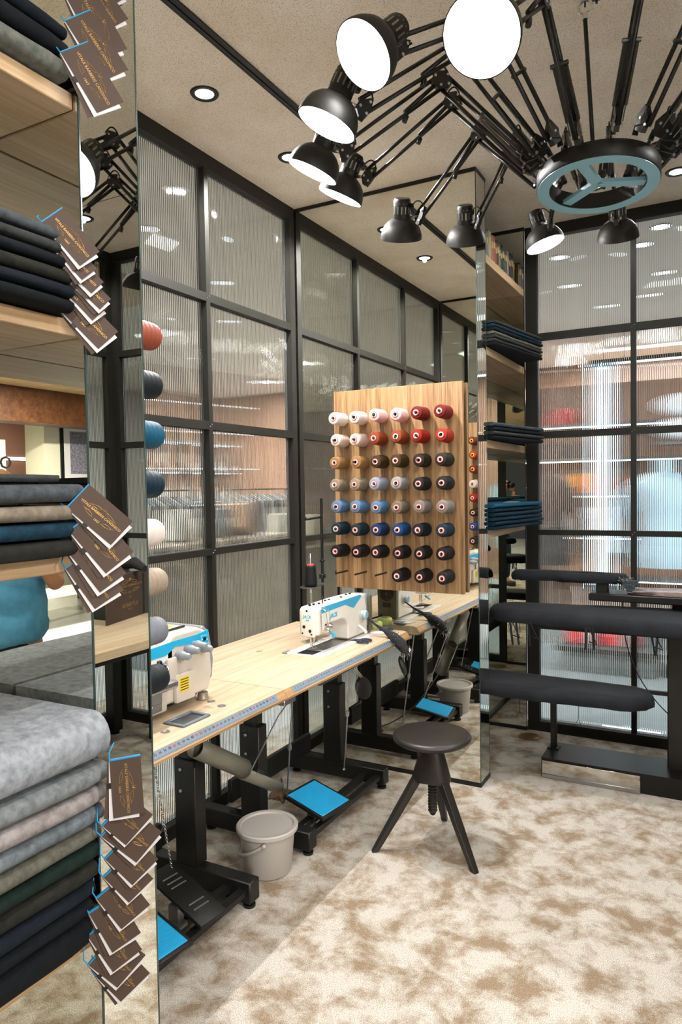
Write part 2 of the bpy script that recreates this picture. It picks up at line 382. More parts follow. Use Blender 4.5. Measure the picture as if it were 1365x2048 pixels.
# ================================================================== CHANDELIER of sixteen task lamps
RC = Vector((1.739, -1.027, 2.457)); RING_DZ = -.02
SHB = pm('lamp_shade_black', (.010, .0095, .008), .5, .0, spec=.35)
RODM = pm('lamp_arm_black', (.014, .014, .013), .3, .4)
INW = pm('lamp_inner_white', (.85, .85, .83), .4)
LGL = emis('lamp_glow', (1., .985, .96), 22)
RING_LIT = pm('ring_lit_underside', (.22, .42, .52), .35, .1)  # black ring's underside and spokes: bluish light from below put into the colour
ch = empty('chandelier', 'large black ring chandelier with sixteen adjustable desk lamp arms', 'chandelier', tuple(RC))
RT = Matrix.Translation((0, 0, -.036)) @ Matrix.Rotation(math.radians(-5), 4, 'X')
MB().lathe([(.143, 0), (.143, .05), (.180, .05), (.182, .046), (.182, .003), (.180, 0)], 64, M=RT, close=True).build('ring', BLKD, ch)
MB().lathe([(.1435, -.0005), (.1795, -.0005), (.1795, -.002), (.1435, -.002)], 64, close=True, M=RT).build('ring_lit_underside', RING_LIT, ch)
m = MB()
for a in (20, 140, 260):
    d = Vector((math.cos(math.radians(a)), math.sin(math.radians(a)), 0)); p = d.cross(Vector((0, 0, 1)))
    m.add([p*.016, -p*.016, d*.155-p*.016, d*.155+p*.016]+[q+Vector((0, 0, .012)) for q in (p*.016, -p*.016, d*.155-p*.016, d*.155+p*.016)], [(0, 3, 2, 1), (4, 5, 6, 7), (0, 1, 5, 4), (1, 2, 6, 5), (2, 3, 7, 6), (3, 0, 4, 7)], M=RT @ Matrix.Translation((0, 0, .006)))
m.build('spokes', RING_LIT, ch)
m = MB()
m = MB().tube([(0, 0, .52), (0, 0, ZC-RC.z)], .004, 6).lathe([(.055, ZC-RC.z), (.055, ZC-RC.z-.02), (.0, ZC-RC.z-.022)], 24)
m.build('ceiling_rose', RODM, ch)
p0 = at(1171, 14, 2, 2.95)-RC
m = MB(); m.tube([p0+Vector((.02*math.cos(t*PI/8), 0, .02*math.sin(t*PI/8))) for t in range(17)], .0045, 8); m.tube([p0-Vector((0, 0, .02)), p0-Vector((0, 0, .038))], .009, 8)
m.build('ring_nut', CHR, ch)
MB().tube([p0-Vector((0, 0, .038)), Vector((-.01, 0, .05))], .0065, 8).tube([p0, p0+Vector((0, 0, .08))], .003, 6).build('hanging_rod', RODM, ch)
def bars(mb, a, b, off, r=.0062):
    n = off
    mb.tube([a+n, b+n], r, 7); mb.tube([a-n, b-n], r, 7)
def coil(mb, a, b, r=.0040, turns=56):
    a, b = Vector(a), Vector(b); t = (b-a).normalized(); u = t.cross(Vector((0, 1, .01))).normalized(); w = t.cross(u)
    N = turns*5; mb.tube([a+(b-a)*(i/N)+(u*math.cos(2*PI*i/5)+w*math.sin(2*PI*i/5))*r for i in range(N+1)], .0018, 4)
def rot3(c0, c1, c2): return Matrix((c0, c1, c2)).transposed().to_4x4()
def make_arm():
    """local frame: x radial outwards, z up, origin on ring axis"""
    B = Vector((.215, 0, .055)); E = Vector((.47, 0, .315)); J = Vector((.775, 0, .118))
    r = empty('lamp_arm')
    up = (E-B).normalized(); dn = (J-E).normalized(); nu = Vector((-up.z, 0, up.x))*.021; nd = Vector((-dn.z, 0, dn.x))*.019
    m = MB(); m.tube([(.17, 0, .04), (.18, 0, .06), B-nu*.6], .009, 8)
    m.prism([(.18, .05), (.205, .03), (.235, .06), (.225, .1), (.19, .085)], 1, -.008, .008).build('base_bracket', RODM, r)
    for s in (1, -1):
        MB().tube([B+nu*s, E+nu*s], .0065, 7).build('lower_bar', RODM, r)
        MB().tube([E+nd*s, J+nd*s], .0062, 7).build('upper_bar', RODM, r)
    m = MB()
    for s in (1, -1):
        o = Vector((0, .016*s, 0)); coil(m, B+up*.04+o, B+up*.19+o); m.tube([B+o+up*.0, B+o+up*.04], .002, 5)
    m.tube([B+up*.195+Vector((0, -.024, 0)), B+up*.195+Vector((0, .024, 0))], .006, 7)
    m.build('spring', pm('spring_steel', (.10, .10, .09), .3, .9), r)
    m = MB(); o = dn*.15
    m.tube([E+o-nd*1.3, E+o*1.12-nd*1.9], .008, 7); m.tube([E+nd*.2, E+o*1.0-nd*.6], .0065, 7)
    m.build('tension_spring', RODM, r)
    q = [(-.03, -.012), (-.012, .026), (.02, .026), (.036, -.004), (.012, -.03), (-.016, -.028)]
    MB().prism([(E.x+a, E.z+b) for a, b in q], 1, -.009, .009).build('elbow_bracket', RODM, r)
    q = [(-.03, .022), (.012, .012), (.024, -.004), (.018, -.032), (.004, -.04), (-.02, -.014)]
    MB().prism([(J.x+a, J.z+b) for a, b in q], 1, -.008, .008).build('head_bracket', RODM, r)
    m = MB()
    for p in (E+Vector((-.018, 0, .012)), E+Vector((.02, 0, .012)), E+Vector((.004, 0, -.018)), E+Vector((-.02, 0, -.016)), J+Vector((-.018, 0, .008)), J+Vector((.012, 0, -.004)), J+Vector((-.004, 0, -.024)), B+Vector((.01, 0, -.012)), B+Vector((-.008, 0, .016))):
        for s in (1, -1): m.tube([p+Vector((0, .008*s, 0)), p+Vector((0, .012*s, 0))], .0042, 8)
    m.build('rivets', STL, r)['kind'] = 'stuff'
    MB().tube(bend(E+Vector((-.02, 0, .02)), E+Vector((.0, 0, .07)), E+Vector((.028, 0, .018)), 8), .0028, 6).build('cable_loop', BLKD, r)
    return r, J
def make_head(nrm, J, root):
    """shade whose opening looks along nrm (arm coordinates)"""
    h = root; before = set(root.children)
    O = Vector((.885, 0, .055)); c_ = -nrm.normalized(); x_ = O+c_*.085-J; x_ = (x_-c_*x_.dot(c_)).normalized()
    M = Matrix.Translation(O) @ rot3(x_, c_.cross(x_), c_)
    prof = [(.0835, 0), (.083, .012), (.079, .03), (.070, .05), (.056, .065), (.042, .074), (.034, .078)]
    inn = [(.034, .074), (.053, .060), (.067, .046), (.076, .028), (.080, .011), (.081, 0)]
    MB().lathe(prof+[(.0345, .082)], 40, M=M).lathe([(.0835, 0), (.081, 0)], 40, M=M).build('lamp_shade', SHB, h)
    MB().lathe(inn, 40, M=M).build('shade_lining', INW, h)
    m = MB().lathe([(.034, .078), (.0345, .082), (.0335, .145), (.029, .153), (.0, .155)], 28, M=M)
    m.build('lamp_cap', BLKD, h)
    m = MB()
    for k in range(14):
        c = 2*PI*k/14
        m.box(-.0025, .0025, .0325, .0352, .098, .125, M=M @ Matrix.Rotation(c, 4, 'Z'))
        m.sphere((0, .0335, .136), .0022, 6, M=M @ Matrix.Rotation(c+.2, 4, 'Z'))
    m.build('vent_slots', pm('vent_glint', (.25, .25, .22), .3, .8), h)
    MB().disc(.078, .010, 32, M=M).build('glowing_diffuser', LGL, h)
    hp = M @ Vector((-.034, 0, .085))
    MB().tube([J+Vector((.015, 0, -.005)), hp], .0055, 8).tube([J+Vector((.012, -.008, -.01)), J+Vector((.012, -.02, -.01))], .006, 8).build('swivel_pin', STL, h)
    sw = M @ Vector((-.036, 0, .125))
    m = MB().box(-.012, .006, -.008, .008, -.008, .008, M=Matrix.Translation(sw)); m.build('switch', BLKD, h)
    MB().tube(bend(sw+Vector((-.012, 0, 0)), sw+Vector((-.05, .0, .03)), J+Vector((-.03, 0, .015)), 10), .0026, 6).build('cable', BLKD, h)
    return [c for c in root.children if c not in before]
arm0, J0 = make_arm()
bare = list(arm0.children); fw_ = Vector((vd.x, vd.y, 0)).normalized(); rt_ = Vector((fw_.y, -fw_.x, 0))
proto = {}
for k in range(16):
    az = -180+22.5*k
    if k == 0: a = arm0
    else:
        a = arm0.copy(); COL.objects.link(a)
        for q in bare: c = q.copy(); COL.objects.link(c); c.parent = a
    a.parent = ch
    za, pi_ = {-90: (-96.3, 5.1), -112.5: (-118.7, -2.1), -135: (-131.8, 2.7), -157.5: (-154, 1.1), -180: (-176.8, -2.6), 157.5: (156.7, .1), 135: (135.4, -1.8), 112.5: (112.3, -1.7), 90: (93.1, -1.3)}.get(az, (az, 0))
    a.rotation_euler = (0, math.radians(pi_), math.radians(za))
    hd = {-90: (-.38, -.58, .68), -112.5: (-.62, -.36, .68), -135: (-.42, .06, .90), -157.5: (-.42, .16, .89), -180: (-.38, .20, .89), 157.5: (.0, .50, .87), 135: (.10, .50, .87), 112.5: (.28, -.10, .95), 90: (.20, .46, .87)}.get(az)
    if hd:      # left/right, away, down of the photographer's view
        wn = rt_*hd[0]+fw_*hd[1]-Vector((0, 0, hd[2])); nl = a.rotation_euler.to_matrix().inverted() @ wn; tl = az
    else: nl = Vector((.34, 0, -.94)); tl = 'd'
    if tl in proto:
        for q in proto[tl]: c = q.copy(); COL.objects.link(c); c.parent = a
    else: proto[tl] = make_head(nl, J0, a)
    # lit bulb: an area light just inside every shade
    al = bpy.data.lights.new('bulb', 'AREA'); al.shape = 'DISK'; al.size = .15; al.energy = 2.1; al.color = (1, .97, .93)
    lo = bpy.data.objects.new('bulb', al); COL.objects.link(lo); lo.parent = a
    nn = nl.normalized(); lo.matrix_local = Matrix.Translation(Vector((.885, 0, .055))+nn*.002) @ align(-nn, (0, 1, 0))
# ================================================================== PEGBOARDS AND THREAD
def pegboard(label, y0, y1, front, cols, zrows, xs):
    r = MB().rbox(.252, .966, y0, y1, .967, 2.011, .0015, 1).build('pegboard', OAKV)
    tag(r, label, 'pegboard')
    s = -1 if front == y0 else 1
    for x, z in cols:
        MB().tube([(x, front, z), (x, front+s*.128, z)], .0045, 8).sphere((x, front+s*.128, z), .0062, 8).build('peg', BLKD, r)
    back = MB()
    for x in (.35, .87):
        for z in (1.1, 1.9): back.box(x-.02, x+.02, min(y1, y1+.02) if s < 0 else y0-.02, y1+.02 if s < 0 else y0, z-.02, z+.02)
    back.build('spacer', BLK, r)
    return r
XS = [.319, .432, .547, .662, .778, .896]; ZS = [1.860-.1147*k for k in range(8)]
FY = -.046
pegboard('oak pegboard on the mirrored cabinet end holding rows of thread spools', -.046, -.0215, FY, [(x, z) for z in ZS for x in XS], ZS, XS)
NX = [.319, .905]
pegboard('oak pegboard on the near cabinet end, seen at the left edge and in the mirror', -L+.0215, -L+.046, -L+.046, [(x, z) for z in ZS for x in NX], ZS, NX)
SPC = {}
def spool(x, y, z, s, col, cname, label, group, core='pink', len_=.118):
    """cone of sewing thread lying on a peg; s = direction of its tip along Y"""
    k = (col, core, s)
    if k not in SPC:
        m = MB(); pr = [(.012, 0), (.027, .0), (.032, .003), (.0345, .010)]
        for i in range(1, 24): pr.append((.0340-.0020*i/24+.0007*math.cos(i*PI/2), .010+.088*i/24))
        pr += [(.0312, .1), (.028, .106), (.014, .108)]
        M = Matrix.Rotation(PI/2 if s < 0 else -PI/2, 4, 'X')
        thr = m.lathe(pr, 28, M=M).mesh('thread', pm('thread_'+cname, col, .6, bump=.25, scale=60, var=.15, vscale=30, spec=.25))
        c1 = MB().lathe([(.0138, .1075), (.0138, .1115), (.0085, .1115), (.0078, .1)], 20, M=M).mesh('core_tube', pm('core_'+core, {'pink': 'e8bdb4', 'yellow': 'e0b62a', 'white': 'ddd2cc'}[core], .5))
        c2 = MB().lathe([(.0162, .1068), (.0162, .1092), (.0137, .1092)], 20, M=M).mesh('core_rim', pm('rim_'+core, 'b5303a' if core != 'yellow' else 'c98f16', .5))
        SPC[k] = (thr, c1, c2)
    thr, c1, c2 = SPC[k]
    o = bpy.data.objects.new('thread_spool', thr); COL.objects.link(o); o.location = (x, y, z)
    o.rotation_euler = (math.radians(random.uniform(-1.5, 1.5)), random.uniform(0, 6.28), math.radians(random.uniform(-2, 2)))
    for me, n in ((c1, 'core_tube'), (c2, 'core_rim')): q = bpy.data.objects.new(n, me); COL.objects.link(q); q.parent = o
    tag(o, label, 'thread spool', group); return o
CN = {'white': 'd8cdc8', 'ivory': 'cdbab0', 'pink': 'd8b0b0', 'maroon': '66120f', 'rust': '84391a', 'red': '891a0e', 'vermilion': '932612', 'tan': '8d6b41', 'olive_brown': '392b13', 'dark_brown': '1f1912', 'khaki_black': '24211a',
      'greige': '857765', 'silver_grey': '8890a0', 'pearl_grey': '8f8c8c', 'charcoal': '16191b', 'black': '0b0b0d', 'sky_blue': '527597', 'taupe': '6f6556', 'stone_grey': '77716a', 'bottle_teal': '082730', 'royal_blue': '0a2b52', 'cobalt': '0b3867', 'midnight': '081421', 'petrol': '0b2433', 'slate': '171d22', 'orange_red': '8c4632', 'teal': '0c4f69', 'beige': '988878', 'grey': '737780', 'brown': '58200f', 'blue': '0f3a72'}
ROWS = [['white', 'white', 'pink', 'pink', 'maroon', 'maroon'], ['ivory', 'ivory', 'rust', 'rust', 'red', 'vermilion'], ['tan', 'tan', 'olive_brown', 'olive_brown', 'dark_brown', 'khaki_black'],
        ['greige', 'greige', 'silver_grey', 'pearl_grey', 'charcoal', 'charcoal'], ['sky_blue', 'sky_blue', 'sky_blue', 'taupe', 'stone_grey', 'stone_grey'], ['bottle_teal', 'bottle_teal', 'royal_blue', 'cobalt', 'midnight', 'petrol'],
        ['black']*6, [None, None, None, 'black', 'black', 'charcoal']]
RN = ['top', 'second', 'third', 'fourth', 'fifth', 'sixth', 'seventh', 'bottom']; CNN = ['leftmost', 'second', 'third', 'fourth', 'fifth', 'rightmost']
for i, row in enumerate(ROWS):
    for j, c in enumerate(row):
        if not c: continue
        core = 'pink' if i % 2 == 0 or j % 3 else 'white'
        lab = f"{c.replace('_', ' ')} thread spool, {CNN[j]} in the {RN[i]} row of the far pegboard".replace('second in', 'second from left in').replace('third in', 'third from left in').replace('fourth in', 'fourth from left in').replace('fifth in', 'fifth from left in')
        spool(XS[j]+random.uniform(-.004, .004), FY-.012+random.uniform(-.003, .002)-(0 if random.random() > .12 else -.008), ZS[i]+random.uniform(-.002, .002), -1, CN[c], c, lab, 'thread spools on the far pegboard', core)
for i, c in enumerate(['orange_red', 'slate', 'teal', 'petrol', 'white', 'beige', 'grey', 'slate']):
    spool(NX[1], -L+.058-(.006 if i in (3, 6) else 0), ZS[i], 1, CN[c], c, f"{c.replace('_', ' ')} thread spool beside the near cabinet edge, {RN[i]} one of that column", 'thread spools on the near pegboard', 'pink')
for i, (c, k) in enumerate([('brown', 'yellow'), ('vermilion', 'yellow'), ('maroon', 'yellow'), ('white', 'pink'), ('red', 'pink'), ('dark_brown', 'pink'), ('blue', 'pink'), ('slate', 'pink')]):
    spool(NX[0], -L+.058, ZS[i], 1, CN[c], c, f"{c.replace('_', ' ')} thread spool seen only in the mirror right of the pegboard, {RN[i]} one", 'thread spools on the near pegboard', k)
# ================================================================== SEWING DESKS
ZT = .765
def desk(y0, y1, label, tapes, joint=None):
    """height adjustable industrial sewing table"""
    r = empty('sewing_desk', label, 'sewing table', (.35, (y0+y1)/2, 0), 'industrial sewing tables along the glass wall')
    ox, oy = .35, (y0+y1)/2; TT = Matrix.Translation((-ox, -oy, 0))
    pr = [(.005, ZT), (.652, ZT), (.664, ZT-.004), (.682, ZT-.030), (.680, ZT-.038), (.668, ZT-.044), (.005, ZT-.044)]
    MB().prism([(a, b) for a, b in pr], 1, y0, y1, M=TT).build('table_top', [DESKW], r)
    MB().prism([(.6655, ZT-.0035), (.6835, ZT-.0295), (.6815, ZT-.0385), (.669, ZT-.0445), (.655, ZT-.0446), (.664, ZT-.03)], 1, y0+.0005, y1-.0005, M=TT).build('front_edge', EDGEW, r)
    m = MB(); 
    # printed measuring tape on the bevel
    e = Vector((.018, 0, -.026)).normalized(); nrm = Vector((.026, 0, .018)).normalized(); c0 = Vector((.673, 0, ZT-.0155))
    for (a, b) in tapes:
        t = MB()
        for s, mi in ((1, 0),):
            p = c0+nrm*.0012
            t.add([p-e*.0125+Vector((0, a, 0)), p+e*.0125+Vector((0, a, 0)), p+e*.0125+Vector((0, b, 0)), p-e*.0125+Vector((0, b, 0)), p-e*.0125+Vector((0, a, 0))-nrm*.0008, p+e*.0125+Vector((0, a, 0))-nrm*.0008, p+e*.0125+Vector((0, b, 0))-nrm*.0008, p-e*.0125+Vector((0, b, 0))-nrm*.0008], [(0, 1, 2, 3), (4, 7, 6, 5), (0, 4, 5, 1), (1, 5, 6, 2), (2, 6, 7, 3), (3, 7, 4, 0)], M=TT)
        tp = t.build('measuring_tape', pm('tape_blue_grey', '74828f', .45), r)
        tk = MB(); rd = MB(); n = int((b-a)/.005)
        for i in range(1, n):
            y = a+i*.005; ln = .006 if i % 2 == 0 else .0035
            p = c0+nrm*.0016
            q = [p+e*.0115+Vector((0, y-.0004, 0)), p+e*(.0115-ln)+Vector((0, y-.0004, 0)), p+e*(.0115-ln)+Vector((0, y+.0004, 0)), p+e*.0115+Vector((0, y+.0004, 0))]
            tk.add(q, [(0, 1, 2, 3)], M=TT)
        tk.build('tick_marks', pm('tape_ink', '1d2226', .6), tp)
        mes = {0: [], 1: []}
        M0 = TT @ Matrix.Translation(c0+nrm*.0017)
        R = Matrix(((0, e.x*-1, nrm.x), (1, 0, 0), (0, -e.z, nrm.z))).to_4x4()
        for i in range(1, int((b-a)/.02)):
            y = a+i*.02
            num = str(2*i)
            me = text('numeral', num, .0125, MT['tape_ink'], TT @ Matrix.Translation(c0+nrm*.0017+Vector((0, y, 0))-e*.003) @ R, False, 0)
            mes[1 if i % 5 == 0 else 0].append(me)
        if mes[0]: join_meshes('numerals', mes[0], MT['tape_ink'], tp)
        if mes[1]: join_meshes('red_numerals', mes[1], pm('tape_red', 'b3262c', .6), tp)
    return r, TT
def trestle(r, TT, y, sidesgn=1):
    m = MB(); m.rbox(.05, .61, y-.03, y+.03, .022, .100, .004, 1, M=TT); m.build('foot_beam', BLKD, r)
    m = MB()
    for x in (.085, .585): MB().tube([(x, y, 0), (x, y, .010)], .022, 14, M=TT).tube([(x, y, .010), (x, y, .024)], .007, 8, M=TT).build('levelling_foot', BLK, r)
    m = MB(); m.rbox(.27, .37, y-.032, y+.032, .1, .50, .004, 1, M=TT); m.build('lower_post', BLKD, r)
    m = MB(); m.rbox(.285, .355, y-.024, y+.024, .48, ZT-.06, .003, 1, M=TT); m.build('upper_post', BLK, r)
    m = MB(); m.box(.06, .60, y-.028, y+.028, ZT-.075, ZT-.045, M=TT); m.build('top_bracket', BLK, r)
    m = MB()
    for z in (.38, .46, .56, .66):
        for dy in (-.033,): m.tube([(.305, y+dy, z), (.305, y+dy-.005, z)], .006, 8, M=TT)
    m.build('bolts', STL, r)
d1, T1 = desk(-L+.005, -1.217, 'sewing table nearest the camera, carrying the overlock machine and measuring tape', [(-L+.06, -1.268)])
d2, T2 = desk(-1.214, -.062, 'sewing table next to the mirror, carrying the white lockstitch machine', [(-1.165, -.17)])
for y in (-2.12, -1.34): trestle(d1, T1, y)
for y in (-.93, -.215): trestle(d2, T2, y)
MB().rbox(.16, .185, -2.1, -1.35, .12, .22, .003, 1, M=T1).build('stretcher', BLKD, d1)
MB().rbox(.16, .185, -.91, -.23, .12, .22, .003, 1, M=T2).build('stretcher', BLKD, d2)
def oilpan(r, TT, y0, y1):
    MB().box(.30, .58, y0, y1, ZT-.10, ZT-.045, M=TT).build('oil_pan', pm('grey_tray', '3b3f41', .5), r)
oilpan(d2, T2, -.76, -.30)
MB().rbox(.585, .66, -.93, -.79, ZT-.062, ZT-.0445, .003, 1, M=T2).build('drawer_rail', pm('grey_tray', '3b3f41', .5), d2)
MB().rbox(.53, .66, -1.20, -1.12, ZT-.07, ZT-.0445, .003, 1, M=T2).build('control_box', STL, d2)
# knee lifter: bent rods and padded disc
m = MB()
for dy in (0, .018): m.tube([(.50, -.30+dy, ZT-.06), (.50, -.30+dy, ZT-.10), (.485, -.305+dy, ZT-.16), (.50, -.262+dy, .555)], .004, 7, M=T2)
m.build('knee_lifter_rod', CHR, d2)
Mk = T2 @ Matrix.Translation((.505, -.245, .50)) @ Matrix.Rotation(math.radians(70), 4, 'Y') @ Matrix.Rotation(.3, 4, 'X')
MB().lathe([(0, -.012), (.045, -.01), (.056, 0), (.045, .01), (0, .012)], 28, M=Mk).build('knee_pad', BLKD, d2)
# treadle bars and pedals
def treadle_bar(r, TT, y0, y1, x=.545):
    MB().rbox(x-.055, x-.02, y0, y1, .05, .075, .003, 1, M=TT).rbox(x+.015, x+.05, y0, y1, .05, .075, .003, 1, M=TT).build('treadle_bar', BLKD, r)
def pedal(r, TT, cx, cy, cz, w, l, tilt, yaw, blue=True):
    M = TT @ Matrix.Translation((cx, cy, cz)) @ Matrix.Rotation(math.radians(yaw), 4, 'Z') @ Matrix.Rotation(math.radians(tilt), 4, 'Y')
    p = MB().rbox(-l/2, l/2, -w/2, w/2, -.008, .008, .006, 2, M=M).build('pedal', BLKD, r)
    if blue:
        m = MB().rbox(-l/2+.014, l/2-.014, -w/2+.014, w/2-.014, .004, .0095, .002, 1, M=M)
        n = 30
        for i in range(n): xx = -l/2+.02+(l-.04)*i/(n-1); m.box(xx-.0016, xx+.0016, -w/2+.018, w/2-.018, .009, .011, M=M)
        m.build('rubber_mat', pm('blue_rubber', '1c9fd0', .5), p)
    else:
        m = MB()
        for xx in (-.085, -.062, -.04, .05, .075): m.rbox(xx-.003, xx+.003, -w*.28, w*.28, .0075, .0095, .001, 1, M=M)
        m.build('grip_ribs', pm('rib_grey', '55585a', .35), p)
    MB().box(-.02, .02, -.015, .015, -.075, -.008, M=TT @ Matrix.Translation((cx, cy-.05, cz))).box(-.03, .03, -.02, .02, -.085, -.07, M=TT @ Matrix.Translation((cx, cy-.05, cz+.005))).build('pedal_bracket', STL, r)
treadle_bar(d2, T2, -.955, -.24); treadle_bar(d1, T1, -2.1, -1.36)
pedal(d2, T2, .51, -.715, .125, .22, .23, 12, -8)
pedal(d1, T1, .505, -1.80, .115, .23, .24, 12, -8)
pedal(d1, T1, .505, -1.585, .150, .115, .28, 17, -8, False)
# treadle rod and chain
def rod_with_knuckle(name, r, TT, a, b):
    a, b = Vector(a), Vector(b); c = a.lerp(b, .5)
    MB().tube([a, b], .0035, 8, M=TT).tube([c-(b-a).normalized()*.012, c+(b-a).normalized()*.012], .009, 8, M=TT).sphere(tuple(b), .008, 8, M=TT).build(name, STL, r)
rod_with_knuckle('treadle_rod', d2, T2, (.56, -.985, ZT-.07), (.40, -.80, .13))
rod_with_knuckle('treadle_rod', d2, T2, (.52, -.40, ZT-.07), (.45, -.36, .12))
MB().tube([(.33, -.98, .30), (.45, -.93, .55), (.55, -.86, ZT-.05)], .0035, 6, M=T2).build('brace_rod', STL, d2)
m = MB(); a = Vector((.47, -1.70, ZT-.05)); b = Vector((.40, -1.53, .15)); n = 64
for i in range(n):
    p = a.lerp(b, (i+.5)/n); t = (b-a).normalized(); s = Vector((0, 0, 1)).cross(t).normalized() if i % 2 else t.cross(Vector((0, 0, 1)).cross(t)).normalized()
    hl = (b-a).length/n*.62
    m.tube([p+t*hl*math.cos(q*PI/4)+s*.0035*math.sin(q*PI/4) for q in range(9)], .0011, 4, M=T1)
m.build('chain', CHR, d1)
# waste chute of the overlock
ch0 = Vector((.46, -1.47, .60)); ch1 = Vector((.46, -1.19, .425)); ch2 = Vector((.46, -.97, .29))
m = MB(); ax = (ch1-ch0).normalized(); sx = Vector((1, 0, 0)); sz = sx.cross(ax)
def trough(mb, a, b, r0, r1, full):
    n = 12; V = []
    for p, r_ in ((a, r0), (b, r1)):
        for i in range(n+1):
            th = PI+PI*i/n if not full else 2*PI*i/n
            V.append(p+sx*math.cos(th)*r_+sz*(-abs(1)*math.sin(th))*r_*-1)
    mb.add(V, [(i, i+1, n+2+i, n+1+i) for i in range(n)], 0, True, T1)
trough(m, ch0, ch1, .036, .036, True); trough(m, ch1, ch2, .041, .041, False)
c_ = m.build('waste_chute', pm('chute_grey', '6f6c5f', .45), d1); so = c_.modifiers.new('s', 'SOLIDIFY'); so.thickness = .003
text('embossed_lettering', 'JACK', .022, pm('emboss_dark', '38372f', .5), T1 @ Matrix.Translation(ch1+ax*.06+Vector((.0415, 0, .006))) @ Matrix(((0, 0, 1), (ax.y, -ax.z*-1*0-ax.z, 0), (ax.z, ax.y, 0))).to_4x4(), c_)
# ================================================================== LOCKSTITCH MACHINE
def bevelled(o, w, seg=3, ang=35):
    b = o.modifiers.new('bevel', 'BEVEL'); b.width = w; b.segments = seg; b.limit_method = 'ANGLE'; b.angle_limit = math.radians(ang)
    for p in o.data.polygons: p.use_smooth = True
    n = o.modifiers.new('wn', 'WEIGHTED_NORMAL'); n.keep_sharp = False; return o
def rot3(c0, c1, c2): return Matrix((c0, c1, c2)).transposed().to_4x4()
FX = rot3((0, 1, 0), (0, 0, 1), (1, 0, 0))      # lettering readable from +X
FYN = rot3((1, 0, 0), (0, 0, 1), (0, -1, 0))    # lettering readable from -Y
FYP = rot3((-1, 0, 0), (0, 0, 1), (0, 1, 0))
mo = Vector((.46, -.45, ZT)); r = empty('lockstitch_machine', 'white and blue lockstitch sewing machine on the pale desk, Jack lettering on its arm', 'sewing machine', tuple(mo)); TM = Matrix.Translation(-mo)
b = MB().prism([(-.69, .845), (-.692, .958), (-.675, .970), (-.45, .975), (-.24, .972), (-.215, .955), (-.20, .90), (-.198, .775), (-.40, .775), (-.402, .845), (-.425, .872), (-.46, .884), (-.62, .884), (-.645, .845)], 0, .412, .508, M=TM).build('machine_body', WHT, r)
bevelled(b, .009, 4)
p = MB().rbox(.425, .497, -.703, -.685, .838, .965, .008, 3, M=TM).build('face_plate', WHT, r)
text('brand_lettering', 'JACK', .019, CYN, TM @ Matrix.Translation((.461, -.7035, .930)) @ FYN, p, .0004, shear=.25, bold=.018)
text('model_lettering', 'A4', .014, CYN, TM @ Matrix.Translation((.461, -.7035, .914)) @ FYN, p, .0004, shear=.25, bold=.018)
m = MB()
for x, z, q in ((.445, .885, .0075), (.476, .868, .0075), (.437, .856, .004), (.483, .853, .004), (.461, .957, .005)): m.tube([(x, -.7032, z), (x, -.7052, z)], q, 12, M=TM)
m.build('rubber_plugs', BLK, p)
text('brand_lettering', 'JACK', .030, CYN, TM @ Matrix.Translation((.5088, -.545, .915)) @ FX, r, .0006, shear=.3, bold=.02)
MB().prism([(-.655, .956), (-.26, .962), (-.345, .918), (-.43, .946), (-.655, .940)], 0, .5075, .5095, M=TM).prism([(-.655, .956), (-.26, .962), (-.27, .972), (-.655, .968)], 0, .500, .509, M=TM).build('blue_stripe', CYN, r)
m = MB()
for y in (-.66, -.645, -.63, -.60, -.52, -.49, -.40, -.31, -.28): m.tube([(.455+.015*math.sin(y*90), y, .972), (.455+.015*math.sin(y*90), y, .979)], .006, 10, M=TM)
m.tube([(.47, -.58, .97), (.47, -.58, 1.0)], .003, 6, M=TM).sphere((.47, -.58, 1.002), .005, 8, M=TM)
m.build('oil_caps', BLK, r)
MB().rbox(.415, .505, -.205, -.178, .80, .968, .012, 3, M=TM).build('motor_cover', pm('motor_grey', '85858a', .4), r)
mb = MB().rbox(.40, .515, -.18, -.150, .775, .955, .006, 2, M=TM).build('control_box', pm('control_box_khaki', '54523f', .5), r)
m = MB()
for q in (.012, .02, .028, .036): m.lathe([(q, 0), (q+.004, 0), (q+.004, .002), (q, .002)], 32, M=TM @ Matrix.Translation((.457, -.150, .915)) @ Matrix.Rotation(-PI/2, 4, 'X'))
m.box(.435, .479, -.151, -.147, .84, .865, M=TM); m.build('fan_vent', BLK, mb)
h = MB().lathe([(0, .03), (.019, .03), (.022, .026), (.022, .006), (.028, .002), (.030, 0)], 28, M=TM @ Matrix.Translation((.508, -.262, .872)) @ Matrix.Rotation(PI/2, 4, 'Y')).build('handwheel_knob', pm('knob_pale', 'c9c4ba', .3), r)
MB().lathe([(.0225, .012), (.023, .022), (.017, .031), (.0, .0315)], 28, M=TM @ Matrix.Translation((.508, -.262, .872)) @ Matrix.Rotation(PI/2, 4, 'Y')).build('dial_ring', pm('dial_blue', '7fa9c2', .35), h)
MB().tube([(.512, -.30, .825), (.56, -.335, .812), (.585, -.37, .812)], [.006, .0065, .008], 10, M=TM).build('reverse_lever', WHT, r)
m = MB().tube([(.455, -.632, .84), (.455, -.632, .800)], .0045, 8, M=TM).tube([(.455, -.660, .84), (.455, -.660, .792)], .006, 8, M=TM).tube([(.455, -.632, .80), (.455, -.632, .774)], .0012, 6, M=TM)
m.box(.448, .475, -.672, -.640, .779, .785, M=TM).tube([(.455, -.66, .80), (.462, -.65, .783)], .004, 6, M=TM).tube([(.462, -.63, .785), (.47, -.60, .785), (.49, -.60, .784)], .0012, 5, M=TM)
m.build('needle_bar', CHR, r)
m = MB()
